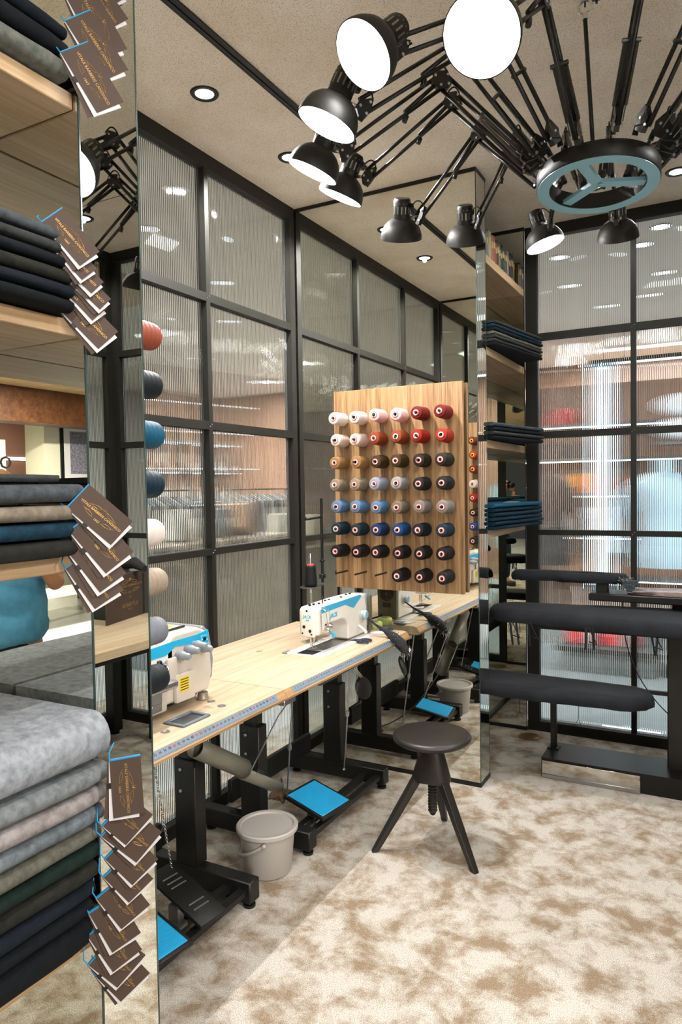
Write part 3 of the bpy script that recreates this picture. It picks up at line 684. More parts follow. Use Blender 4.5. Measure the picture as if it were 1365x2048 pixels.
for y, z in ((-.60, .875), (-.62, .862)): m.lathe([(0, 0), (.012, 0), (.014, .004), (.007, .008), (.013, .012), (.009, .022), (0, .024)], 18, M=TM @ Matrix.Translation((.508, y, z)) @ Matrix.Rotation(PI/2, 4, 'Y'))
m.tube([(.515, -.66, .965), (.53, -.655, .955), (.532, -.645, .90), (.528, -.65, .868), (.512, -.655, .862)], .0022, 6, M=TM).tube([(.515, -.652, .972), (.535, -.635, .955), (.535, -.63, .90), (.512, -.63, .872)], .0018, 6, M=TM).tube([(.512, -.668, .96), (.516, -.668, .85)], .003, 6, M=TM)
m.build('thread_guides', CHR, r)
MB().tube([(.51, -.585, .845), (.53, -.58, .835), (.535, -.595, .825)], .006, 8, M=TM).build('presser_lever', CYN, r)
MB().rbox(.365, .555, -.735, -.215, ZT-.002, ZT+.004, .002, 1, M=TM).build('bed_plate', pm('bed_white', 'dedcd8', .35), r)
MB().rbox(.415, .505, -.64, -.40, ZT+.002, ZT+.0055, .001, 1, M=TM).build('bed_slide', STL, r)
MB().rbox(.42, .50, -.725, -.65, ZT+.003, ZT+.006, .001, 1, M=TM).build('needle_plate', pm('plate_dark', '3c3c3e', .3, .8), r)
MB().rbox(.35, .374, -.742, -.69, ZT-.001, ZT+.0035, .001, 1, M=TM).rbox(.35, .37, -.50, -.45, ZT-.001, ZT+.0035, .001, 1, M=TM).build('hinges', GRYP, r)
MB().tube(bend((.50, -.66, .86), (.508, -.7, .83), (.46, -.655, .80), 6), .0008, 4, M=TM).build('sewing_thread', GRV, r)
MB().tube([(.44, -.19, .80), (.42, -.13, .79), (.37, -.10, .775)], .005, 6, M=TM).build('power_cable', BLK, r)
# thread stand with two discs behind the head
q = at(622, 1173, 0, .35); ts = empty('thread_stand', 'small two disc thread stand behind the lockstitch machine head', 'thread stand', (q.x, q.y, ZT)); z0 = q.z-ZT
MB().tube([(0, 0, 0), (0, 0, z0-.03)], .006, 10).lathe([(.03, 0), (.03, .006), (.01, .012)], 20).tube([(0, 0, z0-.13), (0, 0, z0-.075)], .011, 12).build('stand_pole', STL, ts)
MB().tube([(0, 0, z0-.03), (.0, .0, z0-.012), (-.03, .085, z0-.012)], .005, 8).build('stand_arm', WHT, ts)
for dx, dy, n in ((0, 0, 1), (-.035, .095, 2)): MB().lathe([(0, z0-.008), (.05, z0-.006), (.052, z0-.002), (.05, z0), (0, z0-.002)], 32, M=Matrix.Translation((dx, dy, 0))).build('spool_disc', pm('disc_dark', '2c2b2a', .4), ts)
MB().tube([(0, 0, z0), (0, 0, z0+.16)], .0018, 6).build('spool_pin', CHR, ts)
sp = MB().lathe([(.0, .004), (.030, .004), (.032, .01)]+[(.032-.0075*i/16+(.0004 if i % 2 else 0), .01+.088*i/16) for i in range(17)]+[(.02, .102), (.0, .102)], 26).build('thread_cone', pm('thread_black', CN['black'], .55), None, (q.x, q.y, q.z)); tag(sp, 'upright cone of dark thread standing on the disc above the sewing machine', 'thread spool')
MB().lathe([(.018, .101), (.015, .108), (.006, .108), (.006, .101)], 16).build('cone_tip', REDP, sp)
g = empty('thread_guide_frame', 'black tall thread guide pole rising from the desk beside the pegboard', 'thread stand', (.19, -.09, ZT))
MB().tube([(0, 0, 0), (0, 0, .68)], .0075, 10).lathe([(.028, 0), (.028, .008), (.01, .014)], 16).build('pole', BLKD, g)
MB().tube([(0, 0, .58), (0, -.165, .575)], .006, 8).tube([(0, -.16, .575), (0, -.162, .587)], .005, 6).build('crossbar', BLKD, g)
MB().rbox(-.014, .014, -.014, .014, .25, .275, .003, 1).rbox(-.012, .012, -.012, .012, .34, .352, .003, 1).build('clamps', BLK, g)
# scissors
sc = empty('scissors', 'dark blue handled scissors lying beside the sewing machine', 'scissors', (.53, -.395, ZT+.006), M=Matrix.Translation((.535, -.395, ZT+.008)) @ Matrix.Rotation(math.radians(4), 4, 'Z'))
for s in (1, -1):
    m = MB()
    cc = Vector((.052, .021*s, 0)); m.tube([cc+Vector((.026*math.cos(t*PI/10), .015*math.sin(t*PI/10), 0)) for t in range(21)], .0052, 8)
    m.tube([(.028, .012*s, 0), (-.002, -.004*s, 0)], .0055, 8); m.build('handle', pm('navy_plastic', '1b2438', .35), sc)
    MB().add([(.0, .006*s, .001*s), (-.105, .001*s, .001*s), (-.10, -.004*s, .001*s), (0, -.006*s, .001*s), (.0, .006*s, .003*s+.001), (-.105, .001*s, .002*s+.001), (-.10, -.004*s, .002*s+.001), (0, -.006*s, .003*s+.001)], [(0, 1, 2, 3), (4, 7, 6, 5), (0, 4, 5, 1), (1, 5, 6, 2), (2, 6, 7, 3), (3, 7, 4, 0)]).build('blade', pm('blade_bronze', '9b8a72', .3, .8), sc)
# green pin dishes, papers, hanging pin rag
pd = MB().lathe([(0, 0), (.036, 0), (.041, .008), (.04, .028), (.035, .034), (.028, .030), (0, .026)], 30).build('pin_dish', pm('lime_plastic', 'a8b46b', .4), None, (.485, -.062, ZT+.001)); tag(pd, 'pale green magnetic pin dish beside the mirror on the sewing desk', 'pin dish')
m = MB()
for i in range(34): a = random.uniform(0, PI); x, y = random.uniform(-.02, .02), random.uniform(-.02, .02); m.tube([(x-.012*math.cos(a), y-.012*math.sin(a), .030+i*.0002), (x+.012*math.cos(a), y+.012*math.sin(a), .032+i*.0002)], .0007, 4)
m.build('pins', CHR, pd)
pk = MB()
for i in range(6): pk.box(-.035, .035, -.018, .018, i*.0022, i*.0022+.0015, M=Matrix.Rotation(.35+i*.25, 4, 'Z'))
tag(pk.build('bobbin_packets', pm('foil_packet', '6f7b80', .3, .7), None, (.56, -.085, ZT+.001)), 'silvery packets of needles piled on the desk by the mirror', 'packet')
pc = MB().rbox(-.05, .05, -.03, .03, 0, .002, .0008, 1).build('paper_note', PAPER, None, (.56, -.16, ZT+.001)); pc.rotation_euler = (0, 0, .4); tag(pc, 'crumpled paper slip lying before the green pin dish', 'paper')
def pin_rag(name, label, pts, rad, npins, loc=(0, 0, 0)):
    r = MB(); n = len(pts)
    r.tube(pts, rad, 12)
    o = r.build(name, pm('black_felt', (.012, .012, .014), .9), None, loc); tag(o, label, 'pincushion')
    m = MB(); P = [Vector(p) for p in pts]
    for i in range(npins):
        t = random.uniform(.45, 1)*(n-1.001); k = int(t); c = P[k].lerp(P[k+1], t-k); rr = rad[k]*.9
        d = Vector((random.gauss(0, 1), random.gauss(0, 1), random.gauss(0, 1))).normalized(); a = c+d*rr*.6; b = c+d*(rr+random.uniform(.005, .016))
        m.tube([a, b], .0009, 4); m.sphere(tuple(b), .0022, 6)
    m.build('pins', CHR, o); return o
pin_rag('hanging_pincushion', 'black pin studded cushion strip hanging over the desk edge from the sewing machine', [(.52, -.245, .862), (.57, -.25, .83), (.63, -.255, .80), (.68, -.26, .775), (.72, -.265, .745), (.745, -.27, .715), (.76, -.27, .70)], [.003, .005, .009, .024, .028, .02, .008], 120)
# ================================================================== OVERLOCK MACHINE
oo = Vector((.40, -1.60, ZT)); r = empty('overlock_machine', 'white overlock sewing machine with four grey tension knobs on the near desk', 'sewing machine', tuple(oo)); TO = Matrix.Translation(-oo)
GB = pm('machine_beige', 'c9bfb2', .35, coat=.2)
b = MB().prism([(-1.645, .80), (-1.645, 1.005), (-1.60, 1.028), (-1.48, 1.028), (-1.435, 1.01), (-1.415, .96), (-1.408, .86), (-1.425, .80)], 0, .30, .495, M=TO).build('housing', GB, r); bevelled(b, .012, 4)
b = MB().prism([(-1.86, .925), (-1.86, 1.0), (-1.83, 1.022), (-1.60, 1.03), (-1.60, .925)], 0, .33, .495, M=TO).build('upper_arm', WHT, r); bevelled(b, .014, 4)
b = MB().prism([(-1.47, .83), (-1.455, 1.015), (-1.44, 1.03), (-1.405, 1.0), (-1.385, .90), (-1.395, .83)], 0, .31, .485, M=TO).build('motor_cover', pm('motor_grey', '85858a', .4), r); bevelled(b, .012, 3)
MB().rbox(.30, .500, -1.85, -1.645, .785, .875, .008, 2, M=TO).build('base', GB, r)
MB().rbox(.33, .56, -1.86, -1.655, .872, .897, .008, 3, M=TO).build('work_plate', STL, r)
MB().rbox(.49, .555, -1.86, -1.77, .785, .872, .01, 3, M=TO).build('front_cover', GB, r)
MB().rbox(.485, .53, -1.765, -1.70, .83, .866, .003, 1, M=TO).rbox(.48, .52, -1.74, -1.69, .80, .83, .004, 1, M=TO).build('looper_mechanism', STL, r)
MB().prism([(-1.86, .965), (-1.86, .995), (-1.60, 1.005), (-1.49, 1.005), (-1.43, 1.012), (-1.43, .955), (-1.455, .945), (-1.475, .975), (-1.60, .985), (-1.645, .965)], 0, .494, .4975, M=TO).build('blue_stripe', CYN, r)
p = MB().rbox(.494, .501, -1.472, -1.437, .952, .998, .003, 1, M=TO).build('display_panel', pm('panel_blue', '2b9fca', .35), r)
MB().box(.500, .502, -1.462, -1.448, .978, .990, M=TO).build('screen', BLK, p)
m = MB()
for y, z in ((-1.466, .965), (-1.455, .962), (-1.444, .966), (-1.442, .980), (-1.468, .984)): m.tube([(.500, y, z), (.502, y, z)], .0025, 8, M=TO)
m.build('buttons', WHT, p)
text('brand_lettering', 'JACK', .026, CYN, TO @ Matrix.Translation((.4965, -1.652, .938)) @ FX, r, .0006, shear=.3, bold=.02)
for y, z in ((-1.590, .955), (-1.545, .966), (-1.508, .974), (-1.478, .958)):
    MB().lathe([(.013, 0), (.014, .012), (.016, .016), (.016, .028), (.0125, .034), (.0115, .05), (.008, .056), (0, .057)], 20, M=TO @ Matrix.Translation((.495, y, z)) @ Matrix.Rotation(PI/2, 4, 'Y')).build('tension_knob', pm('knob_grey', '8b9097', .35), r)
MB().rbox(.494, .512, -1.615, -1.52, .80, .895, .006, 2, M=TO).build('front_flap', GB, r)
MB().box(.5115, .5135, -1.60, -1.555, .835, .882, M=TO).rbox(.36, .40, -1.55, -1.50, 1.028, 1.030, .0005, 1, M=TO).build('warning_sticker', pm('sticker_yellow', 'e3c31a', .5), r)
m = MB()
for i in range(5): m.box(.5134, .514, -1.597, -1.558, .840+i*.0085, .843+i*.0085, M=TO)
m.build('sticker_text', pm('tape_ink', '1d2226', .6), r)
m = MB()
for i in range(26): c = Vector((random.uniform(.47, .51), random.uniform(-1.73, -1.65), random.uniform(.895, .945))); m.rbox(c.x-.006, c.x+.006, c.y-.009, c.y+.009, c.z-.012, c.z+.012, .003, 1, M=TO @ Matrix.Translation(c) @ Matrix.Rotation(random.uniform(-.5, .5), 4, 'X') @ Matrix.Translation(-c))
m.build('needle_mechanism', pm('mech_dark', (.05, .05, .052), .3, .8), r)
m = MB()
for i in range(7): y = -1.73+.012*i; m.tube(bend((.51, y, .94), (.525, y+.01, .92), (.51, y-.005, .897), 5), .0012, 5, M=TO)
m.tube([(.515, -1.75, .903), (.53, -1.70, .905), (.515, -1.67, .902)], .003, 6, M=TO).tube([(.50, -1.66, .945), (.515, -1.655, .93), (.51, -1.65, .90)], .003, 6, M=TO).build('presser_foot', CHR, r)
MB().rbox(.495, .507, -1.648, -1.60, .88, .955, .006, 2, M=TO).build('guide_cover', GB, r)
for x, y in ((.325, -1.84), (.47, -1.84), (.325, -1.44), (.475, -1.44)): MB().lathe([(.0, 0), (.021, .0), (.022, .004), (.019, .008), (.018, .026), (0, .026)], 20, M=TO @ Matrix.Translation((x, y, ZT))).build('foot', pm('foot_metal', '8f8574', .4, .4), r)
MB().rbox(.33, .46, -1.83, -1.45, .783, .80, .003, 1, M=TO).build('underside', BLK, r)
m = MB()
for x, y in ((.43, -1.77), (.44, -1.72), (.42, -1.66)): m.tube([(x, y, 1.024), (x, y, 1.030)], .009, 12, M=TO)
m.tube([(.45, -1.70, 1.03), (.45, -1.50, 1.033)], .004, 6, M=TO); m.build('top_fittings', BLK, r)
MB().tube([(.40, -1.73, 1.02), (.40, -1.73, 1.033)], .014, 14, M=TO).build('oil_sight', REDP, r)
MB().tube([(.44, -1.85, .96), (.46, -1.885, .955), (.485, -1.88, .94)], .006, 8, M=TO).sphere((.487, -1.88, .938), .011, 10, M=TO).build('side_lever', BLK, r)
# desk fittings
b = empty('parts_tray', 'small grey plastic tray sunk in the desk before the overlock machine', 'tray', (.576, -1.64, ZT+.001))
MB().prism([(-.038, -.058), (.038, -.058), (.038, .058), (-.038, .058)], 2, -.002, .0).build('tray_base', pm('tray_shadow', '34383a', .5), b)
m = MB()
for a in ((-.042, .042, -.066, -.054), (-.042, .042, .054, .066), (-.042, -.030, -.06, .06), (.030, .042, -.06, .06)): m.rbox(*a, -.001, .006, .002, 1)
m.build('rim', pm('tray_grey', '66707a', .45), b)
m = MB()
for i, (x, y) in enumerate(((.59, -1.757), (.585, -1.475), (.52, -1.45), (.24, -1.15), (.235, -.75))):
    o = MB().lathe([(0, 0), (.014, 0), (.014, .0015), (.009, .002), (.005, -.0005), (0, -.0005)], 18).build('desk_grommet', STL if i < 3 else pm('grommet_wood', 'b78f66', .5), None, (x, y, ZT+.0008))
    tag(o, ['steel screw cup in the desk left of the grey tray', 'steel screw cup in the desk right of the grey tray', 'steel screw cup behind the overlock foot', 'wooden plug near the back of the desk midway along', 'round wooden cable cover behind the lockstitch machine'][i], 'grommet')
# ================================================================== BUCKET, STOOL, FLOOR COVERS
def bucket(x, y, label):
    g = pm('bucket_grey', 'a39c96', .5)
    r = empty('lidded_bucket', label, 'bucket', (x, y, 0))
    MB().lathe([(0, .003), (.090, .003), (.093, .008), (.109, .165), (.113, .168), (.113, .176), (.110, .176), (.107, .165), (.089, .012), (0, .010)], 48).build('body', g, r)
    MB().lathe([(0, .176), (.101, .176), (.105, .182), (.118, .184), (.122, .179), (.121, .166), (.118, .166), (.117, .172), (0, .172)], 48).build('lid', pm('lid_grey', 'aea8a3', .45), r)
    pv = Vector((-.02, -.106, .158)); m = MB()
    for k in range(1):
        pts = [(.106*math.cos(t), -.106*math.sin(t)*.0-.106, 0) for t in (0,)]
    A = Matrix.Rotation(math.radians(-62), 4, 'Z')
    pts = []
    for i in range(17):
        t = PI*i/16; pts.append(A @ Vector((.118*math.cos(t), -.128*math.sin(t)*.90, .150-.125*math.sin(t)*.55)))
    m.tube(pts, .006, 8); m.sphere(tuple(pts[0]), .010, 10); m.sphere(tuple(pts[-1]), .010, 10)
    m.build('handle', g, r); return r
bucket(.505, -1.105, 'light grey lidded bucket standing under the sewing desk')
st = empty('stool', 'dark round screw stool with three splayed legs', 'stool', (1.02, -.64, 0)); DW = pm('dark_stained_wood', (.018, .015, .012), .38, col2=(.012, .010, .008), vscale=20, stretch=(4, 40, 4))
MB().lathe([(0, .445), (.150, .445), (.160, .452), (.163, .462), (.158, .471), (.148, .475), (.02, .4735), (0, .4735)], 56).build('seat', DW, st)
m = MB(); LG = [Vector((.823-1.02, -.794+.64, 0)), Vector((1.239-1.02, -.764+.64, 0)), Vector((.985-1.02, -.404+.64, 0))]
n = 24; V = []
for z, k in ((.445, .040), (.43, .042), (.30, .078), (.285, .078)):
    for i in range(n):
        a = 2*PI*i/n; rr = k*(1+.10*math.cos(3*(a-math.radians(218)))*(1 if z < .35 else .2)); V.append((rr*math.cos(a), rr*math.sin(a), z))
m.add(V, [(j*n+i, j*n+(i+1) % n, (j+1)*n+(i+1) % n, (j+1)*n+i) for j in range(3) for i in range(n)], 0, True); m.add(V[-n:], [list(range(n))])
m.build('hub', DW, st)
for g in LG:
    d = g.normalized(); s = d.cross(Vector((0, 0, 1)))
    a = d*.058+Vector((0, 0, .305)); m = MB(); m2 = []
    for c, w, h in ((a, .019, .020), (a.lerp(g, .5), .018, .017), (g+Vector((0, 0, 0)), .013, .014)):
        up = Vector((0, 0, 1)) if c is g else (Vector((0, 0, 1))+d*.6).normalized()
        m2 += [c+s*w+d*h, c-s*w+d*h, c-s*w-d*h, c+s*w-d*h]
    for v in m2[-4:]: v.z = 0
    m.add(m2, [(0, 1, 5, 4), (1, 2, 6, 5), (2, 3, 7, 6), (3, 0, 4, 7), (4, 5, 9, 8), (5, 6, 10, 9), (6, 7, 11, 10), (7, 4, 8, 11), (0, 3, 2, 1), (8, 9, 10, 11)])
    bevelled(m.build('leg', DW, st), .004, 2)
m = MB(); pr = [(0, .13), (.010, .132), (.014, .14)]
for i in range(14): z = .145+.0125*i; pr += [(.0155, z), (.0195, z+.004), (.0195, z+.007), (.0155, z+.011)]
m.lathe(pr+[(.015, .33)], 24).build('screw_spindle', DW, st)
for i, (x, y) in enumerate(((.185, -.51), (1.072, .817))):
    o = MB().lathe([(0, .004), (.060, .004), (.064, .002), (.066, 0)], 36).build('floor_box_lid', pm('bronze_lid', '6b4a22', .4, .3), None, (x, y, .001))
    tag(o, ('round brown floor socket cover on the carpet under the desk', 'round brown floor socket cover on the carpet beside the far glass wall')[i], 'floor socket cover')
m = MB().tube(bend((.46, -.93, .29), (.35, -.72, .02), (.19, -.55, .010), 12), .004, 6).tube(bend((.19, -.56, .01), (.12, -.62, .012), (.08, -.75, .012), 8), .004, 6)
tag(m.build('power_cord', pm('cord_grey', '3c3d3e', .5)), 'grey power cord curling from the desk to the round floor socket', 'cord')
# ================================================================== IRONING STATION
FAB = cloth('ironing_cover_black', (.011, .0125, .016), (.007, .008, .010), 700, .03, .85, 14)
ir = empty('ironing_station', 'black ironing station with three padded boards on a steel base plate', 'ironing board', (1.75, .42, 0)); TI = Matrix.Translation((-1.75, -.42, 0))
def board(name, outline, z, th, seed=0, wr=.004):
    """padded board: outline (x, y) closed polygon, cloth over rounded rim"""
    rnd = random.Random(seed); n = len(outline); P = [Vector((a, b, 0)) for a, b in outline]; c = sum(P, Vector())/n; V = []
    prof = [(-.035, -.3), (-.014, -.62), (0, -.55), (.004, -.25), (0, .12), (-.012, .34), (-.04, .42), (-.5, .45)]
    ns = []
    for i in range(n):
        t = (P[(i+1) % n]-P[i-1]).normalized(); ns.append(Vector((t.y, -t.x, 0)))
    for k, (o, h) in enumerate(prof):
        for i in range(n):
            q = P[i]+ns[i]*o if o > -.3 else P[i].lerp(c, .55)
            q = q.copy(); q.z = z+th*(h-.45)+noise.noise(Vector((q.x*7, q.y*7, k+seed)))*wr*.5
            if k in (1, 2, 3): q += ns[i]*(.004*math.sin(i*2.3+seed)+rnd.uniform(-.002, .002)); q.z += rnd.uniform(-wr, wr)
            V.append(tuple(q))
    m = MB(); K = len(prof)
    m.add(V, [(k*n+i, k*n+(i+1) % n, (k+1)*n+(i+1) % n, (k+1)*n+i) for k in range(K-1) for i in range(n)]+[list(range((K-1)*n, K*n)), list(range(n))[::-1]], 0, True, TI)
    return m.build(name, FAB, ir)
def outl(tipx, tipw, y, endx, endw, tip_left=True, n=14, m=10):
    """outline with a rounded tip at tipx and a rounded square end"""
    s = 1 if tip_left else -1; pts = []
    for i in range(n+1):
        a = PI/2+PI*i/n; pts.append((tipx+s*tipw*(1+math.cos(a)), y+tipw*math.sin(a)*s*1.0))
    for i in range(1, m): t = i/m; pts.append((tipx+s*tipw+(endx-tipx-s*tipw)*t, y-s*(tipw+(endw-tipw)*min(1, t*1.7))))
    for i in range(n//2+1):
        a = -PI/2+PI/2*i/(n//2); pts.append((endx-s*.05+s*.05*math.cos(a), y+s*(-endw+.05+.05*math.sin(a)*1.0)))
    for i in range(n//2+1):
        a = PI/2*i/(n//2); pts.append((endx-s*.05+s*.05*math.cos(a), y+s*(endw-.05+.05*math.sin(a))))
    for i in range(1, m): t = 1-i/m; pts.append((tipx+s*tipw+(endx-tipx-s*tipw)*t, y+s*(tipw+(endw-tipw)*min(1, t*1.7))))
    return pts
o1 = board('main_board', outl(.985, .15, .35, 2.36, .24), .866, .065, 1)
o2 = board('lower_board', outl(1.80, .135, .20, .90, .155, False), .515, .06, 5, .005)
o3 = board('sleeve_board', outl(1.655, .055, .53, 1.055, .06, False), 1.035, .05, 9)
MB().prism([(1.262, .275), (2.5, .275), (2.5, .53), (1.262, .53)], 2, .0, .098, M=TI).build('base_plate', BLKD, ir)
MB().rbox(1.268, 1.735, .262, .275, .008, .090, .002, 1, M=TI).build('steel_skirt', pm('polished_steel', (.62, .60, .56), .08, 1), ir)
MB().rbox(1.268, 1.735, .258, .272, .0, .022, .002, 1, M=TI).build('skirt_lip', STL, ir)
MB().rbox(1.845, 2.36, .40, .56, .09, .83, .006, 1, M=TI).build('column_cabinet', pm('cabinet_dark', '1b1b17', .45), ir)
MB().rbox(1.277, 1.307, .425, .455, .098, .47, .003, 1, M=TI).box(1.262, 1.322, .41, .47, .098, .104, M=TI).build('board_post', BLKD, ir)
MB().rbox(1.25, 1.9, .43, .46, .445, .463, .003, 1, M=TI).build('board_arm', BLKD, ir)
MB().rbox(1.50, 1.56, .49, .55, .935, .995, .004, 1, M=TI).rbox(1.475, 2.36, .42, .60, .900, .938, .005, 1, M=TI).build('accessory_tray', BLKD, ir)
MB().rbox(1.86, 1.93, .50, .57, .80, .905, .004, 1, M=TI).build('tray_post', BLKD, ir)
m = MB()
for x, n_ in ((1.145, 2), (1.235, 1), (1.51, 2), (1.795, 2)):
    for k in range(n_):
        a = Vector((x+.03*k, .13, .815)); b = a+Vector((random.uniform(-.01, .02), -.01, -.10-.02*random.random()))
        m.box(-.006, .006, -.0008, .0008, 0, (a-b).length, M=TI @ Matrix.Translation(b) @ align(a-b))
    m.tube([TI @ Vector((x+.01, .13, .82)), TI @ Vector((x+.035, .12, .77)), TI @ Vector((x+.05, .125, .74)), TI @ Vector((x+.012, .13, .75))], .003, 5)
    m.build('cover_tie', FAB, ir); m = MB()
m = MB()
for x in (1.20, 1.48): m.tube([(x, .10, .47), (x-.002, .10, .38)], .0015, 5, M=TI).tube([(x-.02, .10, .345), (x-.002, .10, .38), (x+.012, .10, .345)], .0015, 5, M=TI)
m.build('drawstring', BLK, ir)
MB().tube(bend((1.63, .50, .90), (1.62, .47, .55), (1.85, .42, .36), 16), .003, 6, M=TI).build('cable', BLK, ir)
m = MB().tube([TI @ Vector(p) for p in [(1.065, .55, .79), (1.05, .5, .70), (1.07, .5, .64), (1.10, .5, .68), (1.09, .52, .79)]], .0025, 5).tube([TI @ Vector(p) for p in [(1.05, .55, .79), (1.035, .5, .72), (1.05, .5, .66), (1.075, .5, .71), (1.075, .52, .79)]], .0025, 5)
m.build('looped_cord', pm('cord_white', 'b9b5ad', .5), ir)
q = at(1258, 1172, 1, .46)
o = MB().prism([(-.034, .03), (.05, .028), (.012, -.04), (.0, -.04)], 1, -.018, .018).build('wrist_pincushion', pm('pincushion_teal_black', '1c2a2e', .8), None, q); tag(o, 'pin bristling dark cushion hanging on the ironing station tray', 'pincushion')
m = MB()
for i in range(70):
    a = Vector((random.uniform(-.034, .03), random.choice((-.018, .018, 0)), random.uniform(-.02, .03))); d = Vector((random.gauss(-.4, .6), random.gauss(-.2, .7), random.gauss(.7, .4))).normalized()*random.uniform(.014, .034); m.tube([a, a+d], .0006, 4); m.sphere(tuple(a+d), .0016, 5)
m.build('pins', CHR, o)
m = MB()
for i in range(5): m.box(-.13, .15, -.08, .07, i*.004, i*.004+.003, M=Matrix.Translation((random.uniform(-.02, .03), 0, 0)) @ Matrix.Rotation(random.uniform(-.2, .2), 4, 'Z'))
tag(m.build('magazine_pile', pm('magazine_cover', 'a48f88', .35, col2='2a2a30', vscale=9), None, (1.79, .52, .940)), 'thin pile of magazines on the black ironing tray', 'magazine')
# ================================================================== FOLDED CLOTH
FC = {}
def fab(cn, c1, c2): FC[cn] = cloth('wool_'+cn, c1, c2, 900, .0, .92, 60)
fab('light_grey', '9aa0a6', '777b82'); fab('mid_grey', '7d8285', '5f6264'); fab('pinkish_grey', '96908f', '746e6c'); fab('blue_grey', '6f777c', '50575c'); fab('olive_grey', '66665c', '4c4b42')
fab('bottle_green', '172824', '0f1b18'); fab('dark_olive', '272823', '1b1c18'); fab('navy', '151c25', '0e141b'); fab('ink', '10151b', '0a0e12'); fab('black', '0e1216', '090c0f')
fab('charcoal', '3a3c3c', '282a2a'); fab('slate_sheen', '4b5055', '34383b'); fab('beige', '83796e', '665d50'); fab('petrol_blue', '16374a', '0f2431'); fab('teal', '125470', '0c3a52'); fab('dark_teal', '0c2b3c', '081e2b'); fab('felt_grey', '70716a', '4f5450')
def folded(label, cat_group, mat, x0, x1, y0, y1, z0, th, seed=0, rz=0, pivot=None, wav=.006, sag=0.):
    """folded length of cloth: rolled front edge at x1, cut end at y1"""
    m = MB(); ny = 18; R = th/2; V = []
    prof = [(x0, z0+.001), (x0+(x1-x0)*.5, z0+.001)]
    na = 9
    for i in range(na+1): a = -PI/2+PI*i/na; prof.append((x1-R*.9+R*.9*math.cos(a), z0+R+(R-.0015)*math.sin(a)))
    prof += [(x0+(x1-x0)*.5, z0+th-.002), (x0, z0+th-.002)]
    K = len(prof)
    for j in range(ny+1):
        t = j/ny; y = y0+(y1-y0)*t
        for k, (x, z) in enumerate(prof):
            w = noise.noise(Vector((y*5, z0*9, seed)))*wav+noise.noise(Vector((y*14, k*.3, seed+7)))*wav*.3
            xx = x+w*(x-x0)/(x1-x0); zz = z+(noise.noise(Vector((y*6, k*.5, seed+3)))*.0015 if 0 < k < K-1 else 0)-sag*t*t
            if j == ny: xx = x0+(xx-x0)*.985
            V.append((xx, y, zz))
    F_ = [(j*K+k, j*K+k+1, (j+1)*K+k+1, (j+1)*K+k) for j in range(ny) for k in range(K-1)]+[(j*K+K-1, j*K, (j+1)*K, (j+1)*K+K-1) for j in range(ny)]
    m.add(V, F_, 0, True); m.add([V[k] for k in range(K)], [list(range(K))[::-1]]); m.add([V[ny*K+k] for k in range(K)], [list(range(K))])
    # inner layers showing at the cut end
    s = MB(); sg = 1 if y1 > y0 else -1
    for i in (1, 2): zz = z0+th*i/3; s.box(x0+.02, x1-R*1.1, y1-.0005*sg, y1+.0018*sg, zz-.0012, zz+.0012)
    if rz:
        P = Matrix.Translation(pivot) @ Matrix.Rotation(rz, 4, 'Z') @ Matrix.Translation(-Vector(pivot))
        m.v = [tuple(P @ Vector(v)) for v in m.v]; s.v = [tuple(P @ Vector(v)) for v in s.v]
    o = m.build('folded_cloth', FC[mat]); s.build('cut_layers', pm('layer_edge', (.02, .02, .02), .9), o)
    tag(o, label, 'folded cloth', cat_group); return o
YE = -L-T-.035; Y0 = -3.25
def stack(zs, cols, group, where, xf, yend, extra=None):
    n = len(cols)
    for i in range(n):
        z0, z1 = zs[i+1]+.001, zs[i]-.001
        pos = 'topmost' if i == 0 else ('lowest' if i == n-1 else ['', 'second', 'third', 'fourth', 'fifth', 'sixth', 'seventh', 'eighth', 'ninth'][i]+' from top')
        folded(f"{cols[i].replace('_', ' ')} folded wool cloth, {pos} in the {where}", group, cols[i], BX+.008, xf(i), Y0, yend(i), z0, z1-z0, i*3+len(where))
DZ = [1.10, 1.018, .975, .936, .899, .864, .831, .792, .758, .722, .656]
stack([1.095, 1.006, .967, .929, .893, .858, .823, .787, .753, .718, .656], ['light_grey', 'mid_grey', 'pinkish_grey', 'blue_grey', 'olive_grey', 'bottle_green', 'dark_olive', 'navy', 'ink', 'black'], 'wool cloths stacked on the lowest near shelf', 'tall grey to black near stack', lambda i: 1.098-.0035*i, lambda i: YE+.010-.003*i)
stack([1.533, 1.516, 1.480, 1.449, 1.418, 1.3835], ['charcoal', 'slate_sheen', 'beige', 'petrol_blue', 'dark_olive'], 'cloths on the third near shelf', 'near stack holding beige cloth', lambda i: 1.075-.006*(i == 0), lambda i: YE-.012-.05*(i == 0)-.01*(i > 1))
stack([1.968, 1.944, 1.922, 1.898, 1.872, 1.848, 1.8225], ['slate_sheen', 'charcoal', 'ink', 'dark_olive', 'navy', 'black'], 'dark cloths on the second near shelf', 'dark second shelf near stack', lambda i: 1.06, lambda i: YE-.02+.002*i)
stack([2.345, 2.318, 2.281, 2.2445], ['navy', 'ink', 'felt_grey'], 'cloths on the top near shelf', 'topmost near stack', lambda i: 1.045, lambda i: YE+.005)
def fstack(zs, cols, where, rz, px, x1=1.13, x0=.83):
    n = len(cols)
    for i in range(n):
        pos = 'topmost' if i == 0 else ('lowest' if i == n-1 else ['', 'second', 'third', 'fourth', 'fifth', 'sixth', 'seventh'][i]+' from the top')
        folded(f"{cols[i].replace('_', ' ')} folded cloth, {pos} of the {where}", 'folded cloths in the '+where, cols[i], x0, x1-.004*(i % 2), .22, .84, zs[i+1]+.0005, zs[i]-zs[i+1]-.001, 50+i, rz, Vector((.9, .5, 0)), .006, 0)
